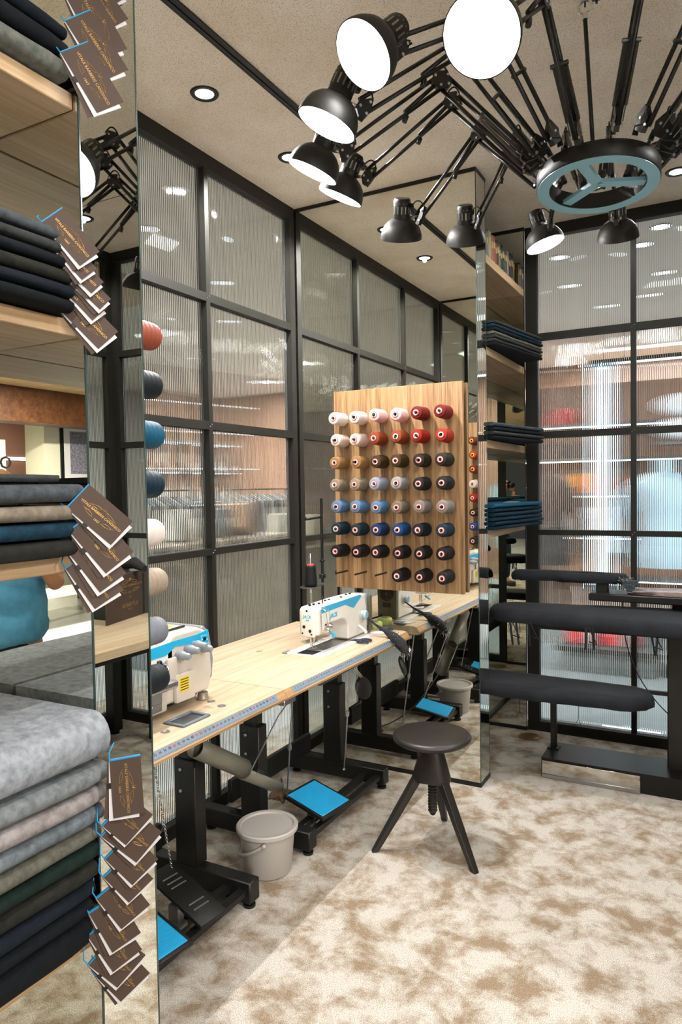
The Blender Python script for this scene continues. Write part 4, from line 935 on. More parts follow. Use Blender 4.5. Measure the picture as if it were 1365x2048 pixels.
fstack([2.345-.0185*i for i in range(8)], ['charcoal', 'petrol_blue', 'navy', 'olive_grey', 'charcoal', 'charcoal', 'ink'], 'upper far shelf stack', math.radians(-10), 0, 1.115)
fstack([1.826-.0223*i for i in range(5)], ['slate_sheen', 'navy', 'charcoal', 'ink'], 'thin far shelf stack', math.radians(-11), 0, 1.115)
fstack([1.405-.0228*i for i in range(7)], ['teal', 'dark_teal', 'dark_teal', 'petrol_blue', 'dark_teal', 'dark_teal'], 'teal far shelf stack', math.radians(-10), 0, 1.11)
cdx = MB().box(-.03, .03, -.05, .05, 0, .002).build('paper_card', PAPER, None, (1.06, .50, 1.4065)); tag(cdx, 'pale card lying on the teal cloth stack', 'card')
# sample books on the top far shelf
bc = ['6f6a60', '33484a', '22303a', '2c3a44', '6f6a60', '9c8f74', '7d6f3c', '8d4a3a', '8f2f2f', '3a3324', '7c6a44', '24383a', '1d3236', '33484a']
nm = ['ash', 'sea green', 'dark slate', 'blue slate', 'grey', 'cream', 'mustard', 'brick red', 'crimson', 'dark brown', 'tan', 'dark green', 'bottle green', 'grey green']
bc += ['5c4a3a', '8f8a80', '41281f', '2a3a4a', '74603a', '1f2a26']; nm += ['cocoa', 'stone', 'mahogany', 'denim', 'ochre', 'pine']
y = .175; i = 0
while y < .905 and i < 20:
    w = [.040, .034, .045, .036, .05, .06, .034, .055, .03, .045, .04, .04][i % 12]*.82
    if y+w > .92: break
    h = [.175, .165, .17, .172, .16, .178, .165, .175, .15, .168, .16, .15][i % 12]
    b = empty('sample_book', f"{nm[i]} sample book on the far top shelf, just before the {nm[(i+1) % 20]} one", 'book', (.985, y+w/2, 2.680), 'sample books on the far top shelf')
    MB().rbox(-.19, 0, -w/2, w/2, 0, h, .003, 1).build('cover', pm('book_'+nm[i].replace(' ', '_'), bc[i], .6, col2=tuple(v*.7 for v in lin(bc[i])), vscale=60), b)
    MB().rbox(-.0005, .0016, -w*.32, w*.32, h*.60, h*.80, .0004, 1).box(-.0004, .0013, -w*.3, w*.3, h*.18, h*.21).build('spine_label', pm('spine_label', 'b09a68', .5), b)
    y += w+.0025; i += 1
# ================================================================== SWING BOOKLETS
N_T = Vector((.75, -.66, .04)).normalized()
def emblem(parent, c, u, v, n, wd, nudge=0):
    """gold emblem: arched crest, name line, scrolls, year"""
    R = rot3(u, v, n); mes = []
    def put(body, size, dx, dy): mes.append(text('emblem', body, size, GOLD, Matrix.Translation(c+u*dx+v*dy+n*.0009) @ R, False, .0001, sp=1.02))
    s = wd/.082
    put('VITALE BARBERIS CANONICO', .0066*s, 0, 0); put('1663', .0062*s, 0, -.0125*s)
    m = MB(); M = Matrix.Translation(c+n*.0010) @ R
    for sg in (1, -1):
        for (a, b, k) in (((.002, .010), (.03, .004), (.014, .012)), ((.006, .0085), (.026, .0055), (.016, .002)), ((.010, -.012), (.034, -.006), (.022, -.014)), ((.012, -.010), (.030, -.0075), (.020, -.005))):
            m.tube(bend((a[0]*sg*s, a[1]*s, 0), (k[0]*sg*s, k[1]*s, 0), (b[0]*sg*s, b[1]*s, 0), 6), .0004*s, 4, M=M)
        m.tube([(.0*sg, .009*s, 0), (.003*sg*s, .0145*s, 0), (0, .013*s, 0)], .0006*s, 4, M=M)
    mes.append(m.mesh('scroll', GOLD))
    return join_meshes('gold_emblem', mes, GOLD, parent)
def booklet(label, group, A, fA, fB, off, d0=0., emb=True, white=(.10, .02), pl=(1.10, -2.43, 1.4)):
    """booklet hanging by its short edge: A hinge corner, fA/fB far corners (pixels of the photo put on one slanted plane)"""
    p0 = Vector(pl)+N_T*(off+d0); a, fa, fb = [atp(x, y, p0, N_T) for x, y in (A, fA, fB)]
    u = (fa-a).normalized(); lenu = (fa-a).length; v = N_T.cross(u).normalized(); wd = abs((fb-fa).dot(v)); sg = 1 if (fb-fa).dot(v) > 0 else -1
    n = N_T
    b = empty('cloth_booklet', label, 'booklet', tuple(a), group); 
    def quad(mb, o, u_, v_, l, w, t, z):
        q = [o+n*z, o+u_*l+n*z, o+u_*l+v_*w+n*z, o+v_*w+n*z]; mb.add([p-a for p in q]+[p-a-n*t for p in q], [(0, 1, 2, 3), (4, 7, 6, 5), (0, 4, 5, 1), (1, 5, 6, 2), (2, 6, 7, 3), (3, 7, 4, 0)])
    m = MB(); quad(m, a, u, v*sg, lenu, wd, .0008, .0008); m.build('front_cover', BRN, b)
    th = -.06*sg; u1 = (u*math.cos(th)+v*math.sin(th)).normalized(); v1 = n.cross(u1)*sg
    m = MB(); quad(m, a-v*sg*white[1]*wd-u*.001, u1, v1, lenu*1.045, wd*.97, .0022, -.0006); m.build('inner_pages', PAPER, b)
    th = -.13*sg; u2_ = (u*math.cos(th)+v*math.sin(th)).normalized(); v2_ = n.cross(u2_)*sg
    m = MB(); quad(m, a-v*sg*.05*wd, u2_, v2_, lenu*1.0, wd*.9, .0008, -.0042); m.build('back_cover', BRN, b)
    m = MB(); quad(m, a+u*lenu*.38-v*sg*.10*wd, u1, v1, lenu*.10, wd*.12, .0006, -.0002); m.build('woven_label', BLK, b)
    m = MB(); quad(m, a-u*.0015, u, v*sg, .0022, wd, .006, .0012); m.tube([Vector((0, 0, 0)), -u*.012-n*.004, -u*.022+v*sg*.01-n*.03], .0012, 5); m.build('blue_cord', BLUEC, b)
    if emb:
        uu = u if sg > 0 else u; e = emblem(b, u*lenu*.52+v*sg*wd*.50, u, v, n, lenu*.80)
    return b
BK = [
 ('A', 'cloths on the top near shelf', [((160, -45), (209, 20), (266, 8)), ((146, -30), (212, 62), (267, 52)), ((131, -8), (199, 117), (260, 109)), ((130, 42), (207, 162), (259, 143)), ((121, 105), (194, 226), (250, 208))]),
 ('B', 'dark cloths on the second near shelf', [((84, 444), (160, 532), (207, 512)), ((88, 474), (164, 560), (205, 550)), ((97, 505), (183, 587), (217, 573)), ((111, 535), (200, 619), (231, 606)), ((101, 553), (185, 641), (226, 628)), ((112, 612), (197, 698), (243, 670))]),
 ('C', 'beige and blue cloths', [((133, 1016), (222, 1090), (260, 1038)), ((138, 1062), (212, 1147), (257, 1092)), ((128, 1094), (200, 1185), (240, 1130)), ((131, 1137), (190, 1218), (237, 1165))]),
 ('D', 'tall grey and black stack', [((219, 1522), (227, 1637), (290, 1640)), ((205, 1652), (252, 1690), (297, 1622)), ((203, 1673), (273, 1725), (300, 1645)), ((210, 1718), (265, 1770), (295, 1697)), ((207, 1755), (258, 1805), (292, 1742)), ((193, 1797), (243, 1858), (285, 1790)), ((178, 1827), (225, 1905), (267, 1840)), ((175, 1872), (226, 1944), (268, 1875)), ((177, 1930), (235, 1975), (267, 1890)), ((192, 1953), (242, 2003), (270, 1915))])]
ORD = ['topmost', 'second', 'third', 'fourth', 'fifth', 'sixth', 'seventh', 'eighth', 'ninth', 'lowest']
for key, what, lst in BK:
    for i, (A, fA, fB) in enumerate(lst):
        if i == len(lst)-1: w = 'lowest'
        else: w = ORD[i]
        st_ = 'upright' if key == 'D' and i == 0 else 'slanting'
        booklet(f"{'upright ' if st_ == 'upright' else ''}brown gold lettered booklet, {w} one hanging from the {what}", 'brown booklets hanging from the '+what, A, fA, fB, (-.0075*i if key != 'A' else .0075*(i-3)*-1*-1), .03)
# ================================================================== SIDE TABLE (seen in the mirror strip)
t = empty('side_table', 'pale wooden side table with black legs seen in the near mirror strip', 'table', (2.9, -.9, 0))
TT2 = Matrix.Translation((-2.9, .9, 0))
MB().rbox(2.52, 3.40, -1.75, -.14, .705, .75, .002, 1, M=TT2).build('table_top', DESKW, t)
MB().rbox(2.525, 3.39, -1.74, -.15, .685, .705, .002, 1, M=TT2).build('top_frame', BLKD, t)
for x, y in ((3.30, -.22), (3.30, -1.66), (2.62, -.22), (2.62, -1.66)):
    if (x, y) == (2.62, -.22): x = 2.95
    MB().rbox(x-.035, x+.035, y-.035, y+.035, .02, .685, .003, 1, M=TT2).tube([(x, y, 0), (x, y, .02)], .03, 12, M=TT2).build('leg', BLKD, t)
def mirp(px, py, X=None, Z=None):
    w = ray(px, py); k = (D-CAM.x)/w.x; p = CAM+w*k; w = Vector((-w.x, w.y, w.z)); k = (Z-p.z)/w.z if Z is not None else (X-p.x)/w.x; return p+w*k
ca = mirp(213, 1252, Z=.75); cb = mirp(302, 1222, Z=.75); u = (ca-cb).normalized(); cx = (ca+cb)/2; cw = (ca-cb).length
n = u.cross(Vector((0, 0, 1))).normalized()
if n.x > 0: n = -n
up = Vector((0, 0, 1)); uu = up.cross(n).normalized()
cw = max(cw, .40)
cb2 = ca-(u*cw)
cc = (ca+cb2)/2; hc = .27; Rm = rot3(uu, up, n)
c = MB().rbox(-cw/2, cw/2, 0, hc, -.006, .004, .001, 1, M=Rm).build('display_card', BRN, None, cc); tag(c, 'brown standing card with gold lettering on the side table in the mirror strip', 'sign')
emblem(c, up*hc*.72, uu, up, n*1.0+Vector((0, 0, 0)), cw*.52)['label'] = 'gold crest and lettering'
c2 = c.children[0]; c2.location = n*.0045
ms = [text('t', 'PER', .014, GOLD, Matrix.Translation(up*hc*.47+n*.0055) @ Rm, False, .0001), text('t', 'GUTTERIDGE', .030, GOLD, Matrix.Translation(up*hc*.30+n*.0055) @ Rm, False, .0001), text('t', 'EST 1878', .013, GOLD, Matrix.Translation(up*hc*.21+n*.0055) @ Rm, False, .0001)]
join_meshes('gold_lettering', ms, GOLD, c)
MB().prism([(0, 0), (-.12, 0), (0, .2)], 0, -.01, .01, M=Rm @ rot3((1, 0, 0), (0, 0, 1), (0, 1, 0))).build('easel_back', BRN, c)
pin_rag('pin_cushion_roll', 'silver pin covered dark cushion roll above the standing brown card in the mirror', [(-.22, 0, 0), (-.12, .02, .03), (0, 0, .02), (.12, .01, .035), (.22, 0, .02)], [.02, .035, .03, .035, .02], 160, tuple(cc+Vector((.14, .05, hc+.02))))
s_ = MB().rbox(-.11, .11, -.14, .14, 0, .255, .004, 1).build('storage_box', pm('box_green', '18251f', .6), None, tuple(cc+Vector((.14, .02, .001)))); tag(s_, 'dark green box behind the brown card carrying the pin roll', 'box')
# ================================================================== PHOTOGRAPHER (behind the lens, seen in the mirrors)
SKIN = pm('skin', 'b07c5c', .5); TEAL = cloth('tshirt_teal', '5c9fc4', '4582a6', 500, 0, .9, 9); JEAN = cloth('jeans', '26313f', '1a2330', 700, 0, .9, 12); HAIR = pm('hair_tan', '8d6238', .7, bump=.6, scale=120)
w_ = ray(40, 990); fwd = Vector((w_.x, w_.y, 0)).normalized(); rt = Vector((fwd.y, -fwd.x, 0))
def W(a, b, c): return Vector((CAM.x, CAM.y, 0))+rt*a+fwd*b+Vector((0, 0, c))      # right, forward, up
def skin_mesh(name, verts, edges, radii, mat, parent, sub=2, root=0):
    me = bpy.data.meshes.new(name); me.from_pydata([tuple(v) for v in verts], edges, []); me.materials.append(mat)
    o = bpy.data.objects.new(name, me); COL.objects.link(o); sk = o.modifiers.new('skin', 'SKIN'); sk.use_smooth_shade = True
    for i, rr in enumerate(radii):
        d = me.skin_vertices[0].data[i]; d.radius = rr if isinstance(rr, tuple) else (rr, rr); d.use_root = (i == root)
    ss = o.modifiers.new('sub', 'SUBSURF'); ss.levels = sub; ss.render_levels = sub
    if parent: o.parent = parent
    return o
PF = -.37
V = [W(0, PF+.02, .90), W(0, PF, 1.08), W(0, PF, 1.22), W(0, PF+.02, 1.30), W(0, PF+.07, 1.38), W(0, PF+.11, 1.46), W(0, PF+.11, 1.52),
     W(.17, PF+.01, 1.25), W(.26, PF+.12, 1.06), W(.13, PF+.22, 1.32), W(.10, PF+.25, 1.42),
     W(-.17, PF+.01, 1.25), W(-.24, PF+.12, 1.06), W(-.09, PF+.24, 1.32), W(-.06, PF+.28, 1.41),
     W(.10, PF, .82), W(.12, PF+.03, .46), W(.13, PF-.02, .09), W(.14, PF+.10, .035),
     W(-.10, PF, .82), W(-.13, PF+.01, .46), W(-.14, PF-.02, .09), W(-.16, PF+.10, .035)]
Eg = [(0, 1), (1, 2), (2, 3), (3, 4), (4, 5), (5, 6), (2, 7), (7, 8), (8, 9), (9, 10), (2, 11), (11, 12), (12, 13), (13, 14), (0, 15), (15, 16), (16, 17), (17, 18), (0, 19), (19, 20), (20, 21), (21, 22)]
Rr = [(.145, .10), (.135, .095), (.155, .10), (.055, .055), (.050, .052), (.068, .082), (.066, .08), .052, .040, .028, .026, .052, .040, .028, .026, .085, .058, .040, .035, .085, .058, .040, .035]
ph = skin_mesh('person', V, Eg, Rr, SKIN, None); tag(ph, 'person in teal t-shirt and dark jeans holding up a camera, seen in the mirrors', 'person')
Vs = [W(0, PF+.015, .765), W(0, PF+.01, .94), W(0, PF, 1.08), W(0, PF, 1.20), W(0, PF+.01, 1.275), W(.17, PF+.01, 1.25), W(.24, PF+.09, 1.11), W(-.17, PF+.01, 1.25), W(-.225, PF+.09, 1.11)]
skin_mesh('tshirt', Vs, [(0, 1), (1, 2), (2, 3), (3, 4), (3, 5), (5, 6), (3, 7), (7, 8)], [(.225, .16), (.215, .15), (.20, .135), (.195, .125), (.08, .07), .08, .085, .08, .085], TEAL, ph, 3)
ts_ = ph.children[-1]; tx = bpy.data.textures.new('folds', 'CLOUDS'); tx.noise_scale = .11; dm = ts_.modifiers.new('folds', 'DISPLACE'); dm.texture = tx; dm.strength = .055; dm.mid_level = .5
Vj = [W(0, PF+.01, .90), W(0, PF+.01, .84), W(.10, PF, .76), W(.12, PF+.03, .46), W(.13, PF-.02, .10), W(-.10, PF, .76), W(-.13, PF+.01, .46), W(-.14, PF-.02, .10)]
skin_mesh('jeans', Vj, [(0, 1), (1, 2), (2, 3), (3, 4), (1, 5), (5, 6), (6, 7)], [(.155, .115), (.165, .12), .105, .078, .062, .105, .078, .062], JEAN, ph)
for s in (1, -1):
    M = Matrix.Translation(W(.14*s, PF+.03, 0)) @ rot3(rt, fwd, (0, 0, 1))
    bevelled(MB().prism([(-.045, -.09), (.045, -.09), (.05, .08), (.03, .16), (-.03, .16), (-.05, .08)], 2, .002, .075, M=M).build('shoe', pm('shoe_dark', '191715', .6), ph), .02, 3)
hm = Matrix.Translation(W(0, PF+.09, 1.495)) @ rot3(rt, fwd, (0, 0, 1))
m = MB().sphere((0, -.006, .015), .098, 20, sc=(.86, 1.06, 1.05), M=hm); ho = m.build('hair', HAIR, ph)
m = MB().sphere((0, .10, -.02), .016, 10, sc=(.8, 1, 1.5), M=hm).sphere((.08, .01, -.02), .02, 10, sc=(.4, .8, 1.3), M=hm).sphere((-.08, .01, -.02), .02, 10, sc=(.4, .8, 1.3), M=hm); m.build('nose_and_ears', SKIN, ph)
MB().tube([hm @ Vector((-.02, .103, -.065)), hm @ Vector((0, .108, -.066)), hm @ Vector((.02, .103, -.065))], .005, 8).build('mouth', pm('lips', '8a4a40', .5), ph)
# hands: palm and five curled fingers each, closing on the camera body
for s, wr in ((1, W(.10, PF+.25, 1.42)), (-1, W(-.06, PF+.28, 1.41))):
    pc_ = wr+(W(.078*s, -.115, 1.475)-wr)*.55; vs = [wr, pc_]; es = [(0, 1)]; rs = [(.024, .020), (.034, .018)]
    for k in range(4):
        base = W(.074*s, -.125+.0, 1.455+.019*k) if s > 0 else W(-.050+.018*k, -.10, 1.432)
        mid = W(.082*s, -.095, 1.458+.019*k) if s > 0 else W(-.055+.019*k, -.075, 1.436)
        tip = W(.058*s, -.080+.003*k, 1.458+.018*k) if s > 0 else W(-.052+.019*k, -.060, 1.462-.002*k)
        b0 = len(vs); vs += [base, mid, tip]; es += [(1, b0), (b0, b0+1), (b0+1, b0+2)]; rs += [.010, .0092, .0078]
    b0 = len(vs); vs += [W(.070*s, -.160, 1.47), W(.045*s, -.165, 1.49)]; es += [(1, b0), (b0, b0+1)]; rs += [.012, .010]
    skin_mesh('hand', vs, es, rs, SKIN, ph, 1)
dc = empty('camera_body', 'black photo camera held up by the person, seen in the mirrors', 'camera', tuple(W(0, -.13, 1.5)))
Mc = rot3(rt, fwd, (0, 0, 1))
bevelled(MB().rbox(-.068, .068, -.03, .025, -.045, .042, .008, 2, M=Mc).prism([(-.025, .04), (.025, .04), (.018, .066), (-.018, .066)], 1, -.03, .025, M=Mc).build('body', BLKD, dc), .004, 2)
lz = Mc @ Matrix.Rotation(-PI/2, 4, 'X')
MB().lathe([(.030, .025), (.034, .03), (.034, .07), (.037, .075), (.037, .108), (.034, .112), (.030, .112), (.029, .10)], 32, M=lz).build('lens_barrel', BLK, dc)
MB().disc(.0295, .101, 28, M=lz).build('front_glass', pm('lens_glass', (.02, .01, .03), .05), dc)
# ================================================================== THE SHOP BEYOND THE GLASS
LG_ = pm('shop_ceiling_paint', 'ddd5cb', .8); TILE = pm('pale_floor_tile', 'c4c6c4', .35); BW = wood('brown_panel', '7a5c49', '5a4234', 2, .5)
def st(mb, name, mat, label, kind='structure'):
    o = mb.build(name, mat); return tag(o, label, kind=kind)
st(MB().box(-5.5, -.36, -9, 9, -.06, -.002), 'floor_shop_left', TILE, 'pale tiled shop floor beyond the left glass wall')
st(MB().box(-.35, 8, 1.03, 9, -.06, -.002), 'floor_shop_back', pm('grey_carpet', '4b5152', .9, bump=.4, scale=400), 'grey carpeted shop floor beyond the far glass wall')
st(MB().box(3.92, 14, -13, 1.0, -.06, -.002).box(-.35, 3.9, -13, -5.22, -.06, -.002), 'floor_shop_entrance', pm('pale_floor_tile_2', 'c9cbc9', .3, col2='b2b6b6', vscale=14), 'pale tiled shop floor behind the photographer')
st(MB().box(-5.5, -.12, -9, 9, ZC, ZC+.06).box(-.1, 8, 1.05, 9, ZC, ZC+.06), 'ceiling_shop', LG_, 'light grey shop ceiling beyond the glass walls')
st(MB().box(3.72, 8.3, -13, 1.0, ZC-.02, ZC+.06).box(-.1, 3.7, -13, -4.62, ZC-.02, ZC+.06), 'ceiling_entrance', wood('ceiling_wood', 'c8ab84', 'a98a60', 0, .5), 'light wooden ceiling of the shop entrance')
st(MB().box(-5.6, -5.5, -9, 9, 0, ZC), 'wall_shop_left', BW, 'brown panelled wall across the shop on the left')
st(MB().box(-5.5, 8, 6.2, 6.3, 0, ZC), 'wall_shop_back', BW, 'brown panelled wall across the shop at the back')
st(MB().box(7.9, 8, 1.0, 6.3, 0, ZC), 'wall_shop_right', pm('shop_wall_white', 'bcb9b2', .8), 'pale wall right of the back shop')
st(MB().box(8.25, 8.65, -13, 1.0, ZC-.52, ZC-.02), 'trim_3', WALN, 'walnut beam crossing the shop entrance')
st(MB().box(11.5, 11.6, -16, 1, 0, 3.4), 'wall_entrance', pm('slatted_walnut', '4b2f22', .6), 'dark slatted wall of the shop far behind')
st(MB().box(8.3, 11.5, -13, 1, ZC+.02, ZC+.1), 'ceiling_far', pm('brown_ceiling', '5b3c2a', .7), 'brown ceiling of the far shop')
w_ = empty('wall_pillar', 'cream pillar wall with the framed picture behind the photographer', kind='structure')
MB().box(8.95, 9.4, -13, -9.18, 0, ZC+.02).build('pillar', pm('cream_wall', 'cfc9b4', .8), w_)
st(MB().box(8.9, 9.4, -8.45, -6, 0, 2.3), 'wall_sign', pm('cream_wall', 'cfc9b4', .8), 'cream counter wall with raised letters behind the photographer')
sg = text('shop_sign_letters', 'CENTRO', .26, GRV, Matrix.Translation((8.89, -8.02, 1.95)) @ rot3((0, -1, 0), (0, 0, 1), (-1, 0, 0)), None, .01); tag(sg, 'raised dark letters on the cream counter wall behind', 'sign')
pf = empty('framed_picture', 'black framed grey print on the cream pillar behind the photographer', 'picture', (8.94, -9.9, 2.15))
MB().box(-.02, .005, -.42, .42, -.55, .55).build('frame', BLK, pf); MB().box(-.024, -.018, -.36, .36, -.49, .49).build('mat_board', PAPER, pf); MB().box(-.028, -.023, -.24, .24, -.35, .35).build('print', pm('grey_print', '8a8794', .6, col2='4c4a55', vscale=30), pf)
def led(name, a, b, w, label, st_=18, col=(.92, .97, 1)):
    m = MB(); a, b = Vector(a), Vector(b); d = (b-a).normalized(); m.tube([a, b], w, 8); o = m.build(name, emis('led_white_%d' % st_, col, st_)); return tag(o, label, 'light strip')
led('light_strip', (11.47, -12, 2.16), (11.47, -7, 2.16), .03, 'white light strip along the dark slatted wall behind', 8)
dt = empty('display_table', 'black legged display table with cream front in the shop entrance', 'table', (6.6, -7.4, 0))
MB().rbox(-.4, .9, -1.2, .9, .9, .95, .004, 1).build('top', BLKD, dt)
for x, y in ((-.36, -1.1), (-.36, .8), (.85, -1.1), (.85, .8)): MB().box(x-.03, x+.03, y-.03, y+.03, 0, .9).build('leg', BLKD, dt)
MB().box(.6, .66, -1.2, .9, .25, .88).build('front_panel', pm('cream_wall', 'cfc9b4', .8), dt)
lb = empty('floor_light_bar', 'low white light bar on the shop floor just beyond the far glass wall', 'light strip', (1.6, 1.16, 0)); MB().box(-.17, .17, -.03, .03, 0, .012).build('housing', STL, lb); MB().box(-.165, .165, -.025, .025, .012, .016).build('glow', emis('bar_glow', (.85, .95, 1), 3), lb)
# back shop: light column, strips, shelving, mannequins, table
lc = empty('light_column', 'tall bright white light column beyond the far glass wall', 'light column', (1.035, 4.0, 0))
MB().box(-.095, .095, -.02, .03, .45, 2.68).build('frame', pm('blue_metal', '2a6b86', .4), lc)
MB().box(-.075, .075, -.030, -.02, .5, 2.64).build('glowing_panel', emis('column_glow', (.88, .95, 1), 3.2), lc)
m = MB(); [m.box(x-.004, x+.004, -.034, -.030, .46, 2.68) for x in (-.088, .088)]; m.build('edge_light', emis('edge_cyan', (.35, .8, 1), 6), lc)
ls = empty('linear_light', 'long white suspended light line high beyond the far glass wall', 'ceiling light', (1.0, 4.3, 0))
MB().box(-.15, 2.6, -.02, .02, 2.72, 2.76).build('housing', BLK, ls); MB().box(-.15, 2.6, -.02, .02, 2.705, 2.72).build('tube', emis('led_white_12', (.92, .97, 1), 12), ls)
m = MB(); [m.tube([(x, 0, 2.76), (x, 0, ZC)], .004, 6) for x in (.1, 1.3, 2.4)]; m.build('hangers', BLK, ls)
def shelf_unit(name, label, x0, x1, y, zs, depth=.35, items=('c', 'b'), seed=1, rotz=0, pos=None):
    r = empty(name, label, 'shelving', (x0, y, 0)); rnd = random.Random(seed); w = x1-x0
    MB().box(0, w, depth-.02, depth, 0, 2.6).build('back_panel', BW, r)
    for x in (0, w-.03): MB().box(x, x+.03, 0, depth, 0, 2.6).build('side_panel', BW, r)
    for z in zs:
        MB().box(.03, w-.03, 0, depth-.02, z-.03, z).build('shelf', pm('grey_shelf', '4b4f52', .5), r)
        MB().box(.05, w-.05, .01, .03, z-.045, z-.031).build('shelf_light', emis('shelf_glow', (.9, .96, 1), 7), r)
    if rotz: r.rotation_euler = (0, 0, rotz); r.location = pos
    return r
shelf_unit('shelf_unit', 'brown lit shelf unit beyond the far glass wall, left of the light column', .05, 1.9, 4.6, (.5, .95, 1.40, 1.78, 2.15), seed=2)
ORD2 = ['first', 'second', 'third', 'fourth', 'fifth', 'sixth', 'seventh', 'eighth', 'ninth', 'tenth', 'eleventh', 'twelfth']
def goods(label, x, y, z, n, cols, seed, dx=.05, h=(.1, .25), along='x'):
    rnd = random.Random(seed); o = None
    for i in range(n):
        c = cols[i % len(cols)]; hh = rnd.uniform(*h)
        o = MB().rbox(-dx*.46, dx*.46, -.1, .1, 0, hh, .005, 1).build('boxed_goods', pm('goods_'+c, c, .5), None, (x+(i*dx if along == 'x' else 0), y+(i*dx if along == 'y' else 0), z+.001))
        tag(o, ORD2[i]+' from left of the '+label, 'boxed goods', label)
goods('small red boxes on the upper shelf behind far glass', .40, 4.77, 2.15, 4, ['b0202c', '8f1822', 'c23b3b'], 1, .07, (.12, .2))
goods('orange and yellow boxes on the middle shelf behind far glass', .62, 4.77, 1.40, 7, ['c2541e', 'd8a01c', 'b8281f'], 3, .07, (.16, .26))
goods('dark folded packs on the second shelf behind far glass', .35, 4.77, 1.78, 6, ['14242c', '1d3038', '0f1a20'], 4, .08, (.15, .24))
goods('pale folded packs on the low shelf behind far glass', .35, 4.77, .95, 9, ['9a9a9c', '6f7276', 'b3b3b5'], 5, .09, (.18, .3))
tb = empty('shop_table', 'low dark table with red goods beyond the far glass wall', 'table', (1.25, 2.75, 0))
MB().box(-.35, .45, -.3, .3, .16, .20).build('top', BLKD, tb); MB().box(-.3, .4, -.25, .25, 0, .16).build('plinth', pm('grey_plinth', '555a5c', .7), tb)
goods('red goods on the low dark table behind the far glass', .98, 2.7, .20, 8, ['b3141f', 'c52a2a', '9c9c9c', '7a1018'], 8, .07, (.06, .2))
wc = MB().rbox(1.78, 3.3, 2.55, 2.95, .0, .42, .01, 1).build('display_plinth', pm('white_plinth', 'c9cdd0', .4)); tag(wc, 'long white display plinth beyond the far glass wall', 'plinth')
def mannequin(name, label, x, y, mat, wsc=1.):
    r = empty(name, label, 'mannequin', (x, y, 0))
    prof = [(.0, .72), (.17, .73), (.19, .85), (.15, 1.08), (.165, 1.25), (.20, 1.42), (.19, 1.50), (.12, 1.57), (.05, 1.60), (.045, 1.70), (0, 1.71)]
    MB().lathe([(a*wsc*1.1, b) for a, b in prof], 28, M=Matrix.Scale(.62, 4, (0, 1, 0))).build('jacket', mat, r)
    for s in (1, -1): MB().tube([(.19*s*wsc, 0, 1.46), (.27*s*wsc, .02, 1.15), (.27*s*wsc, -.02, .85)], [.065, .055, .04], 12).build('sleeve', mat, r)
    MB().tube([(0, 0, 0), (0, 0, .72)], .015, 8).lathe([(.16, 0), (.16, .015), (0, .02)], 24).build('stand', STL, r); return r
mannequin('mannequin', 'mannequin in a pale blue jacket blurred behind the far glass at the right', 1.62, 3.7, pm('pale_blue_cloth', '8fa9b8', .8), 1.5)
mannequin('mannequin', 'mannequin in a dark suit blurred behind the far glass beside the light column', .62, 3.6, pm('dark_suit', '1c2024', .8))
for i, z in enumerate((2.25, 2.02)):
    o = MB().sphere((0, 0, 0), .30, 20, sc=(1, .35, .38)).build('white_cushion', pm('white_cushion', 'cfd2d6', .7), None, (1.80, 4.2, z)); tag(o, ('upper', 'lower')[i]+' white rounded cushion blurred behind the far glass at the right edge', 'cushion')
cs = MB().box(1.50, 2.2, 4.2, 4.5, 1.87, 1.90).build('cushion_shelf', pm('grey_shelf', '4b4f52', .5)); tag(cs, 'floating shelf under the white cushions behind the far glass', 'shelf')
# left shop: racks, shelves, lights
def rack(label, x, y, cols, L_=1.3, seed=0):
    r = empty('clothes_rack', label, 'clothes rack', (x, y, 0)); rnd = random.Random(seed)
    MB().tube([(0, 0, 0), (0, 0, 1.5), (0, L_, 1.5), (0, L_, 0)], .014, 8).build('frame', BLK, r)
    n = int(L_/.075)
    for i in range(n):
        yy = .05+i*(L_-.1)/n; c = cols[i % len(cols)]
        MB().prism([(-.05, 1.44), (.05, 1.44), (.21, 1.36), (.24, .95+rnd.uniform(-.1, .05)), (.22, .60), (-.22, .60), (-.24, .95), (-.21, 1.36)], 1, yy-.022, yy+.022).build('garment', pm('garment_'+c, c, .85), r)
    return r
for i, (x, y, c, l) in enumerate(((-2.4, -1.2, ['3c3d40', '2b2c30', '5a5650'], 'rack of dark and taupe garments blurred behind the left glass near the desk'), (-2.6, .9, ['2b323a', '7a726a', '1e2226'], 'rack of navy and beige garments blurred behind the left glass, second'), (-3.0, 3.2, ['8d8880', '4d4a46', '2a2d30'], 'rack of pale garments blurred behind the left glass, far one'), (-2.2, -3.4, ['4c4a48', '24262a'], 'rack of charcoal garments blurred behind the left glass, near one'))): rack(l, x, y, c, seed=i)
def lshelf(label, y0, y1, x=-5.15, s=0):
    r = empty('wall_shelving', label, 'shelving', (x, y0, 0)); w = y1-y0
    MB().box(-.3, -.28, 0, w, 0, 2.6).build('back_panel', pm('taupe_panel', '6e5b4c', .6), r)
    for z in (.45, .9, 1.35, 1.8, 2.25): MB().box(-.28, .0, 0, w, z-.03, z).build('shelf', pm('grey_shelf', '4b4f52', .5), r)
    for z in (1.35, 1.8, 2.25, 2.6): MB().box(-.06, -.03, .03, w-.03, z-.045, z-.031).build('shelf_light', emis('shelf_glow', (.9, .96, 1), 7), r)
    rnd = random.Random(s)
    for z in (.45, .9, 1.35, 1.8):
        m = MB(); yy = .1
        while yy < w-.3: hh = rnd.uniform(.08, .28); m.box(-.26, -.04, yy, yy+.22, z, z+hh); yy += .3
        m.build('folded_goods', pm('goods_mix_%d' % (s+int(z*10)), rnd.choice(['8a8680', '3b4148', '6c5242', 'a9a5a0']), .7), r)
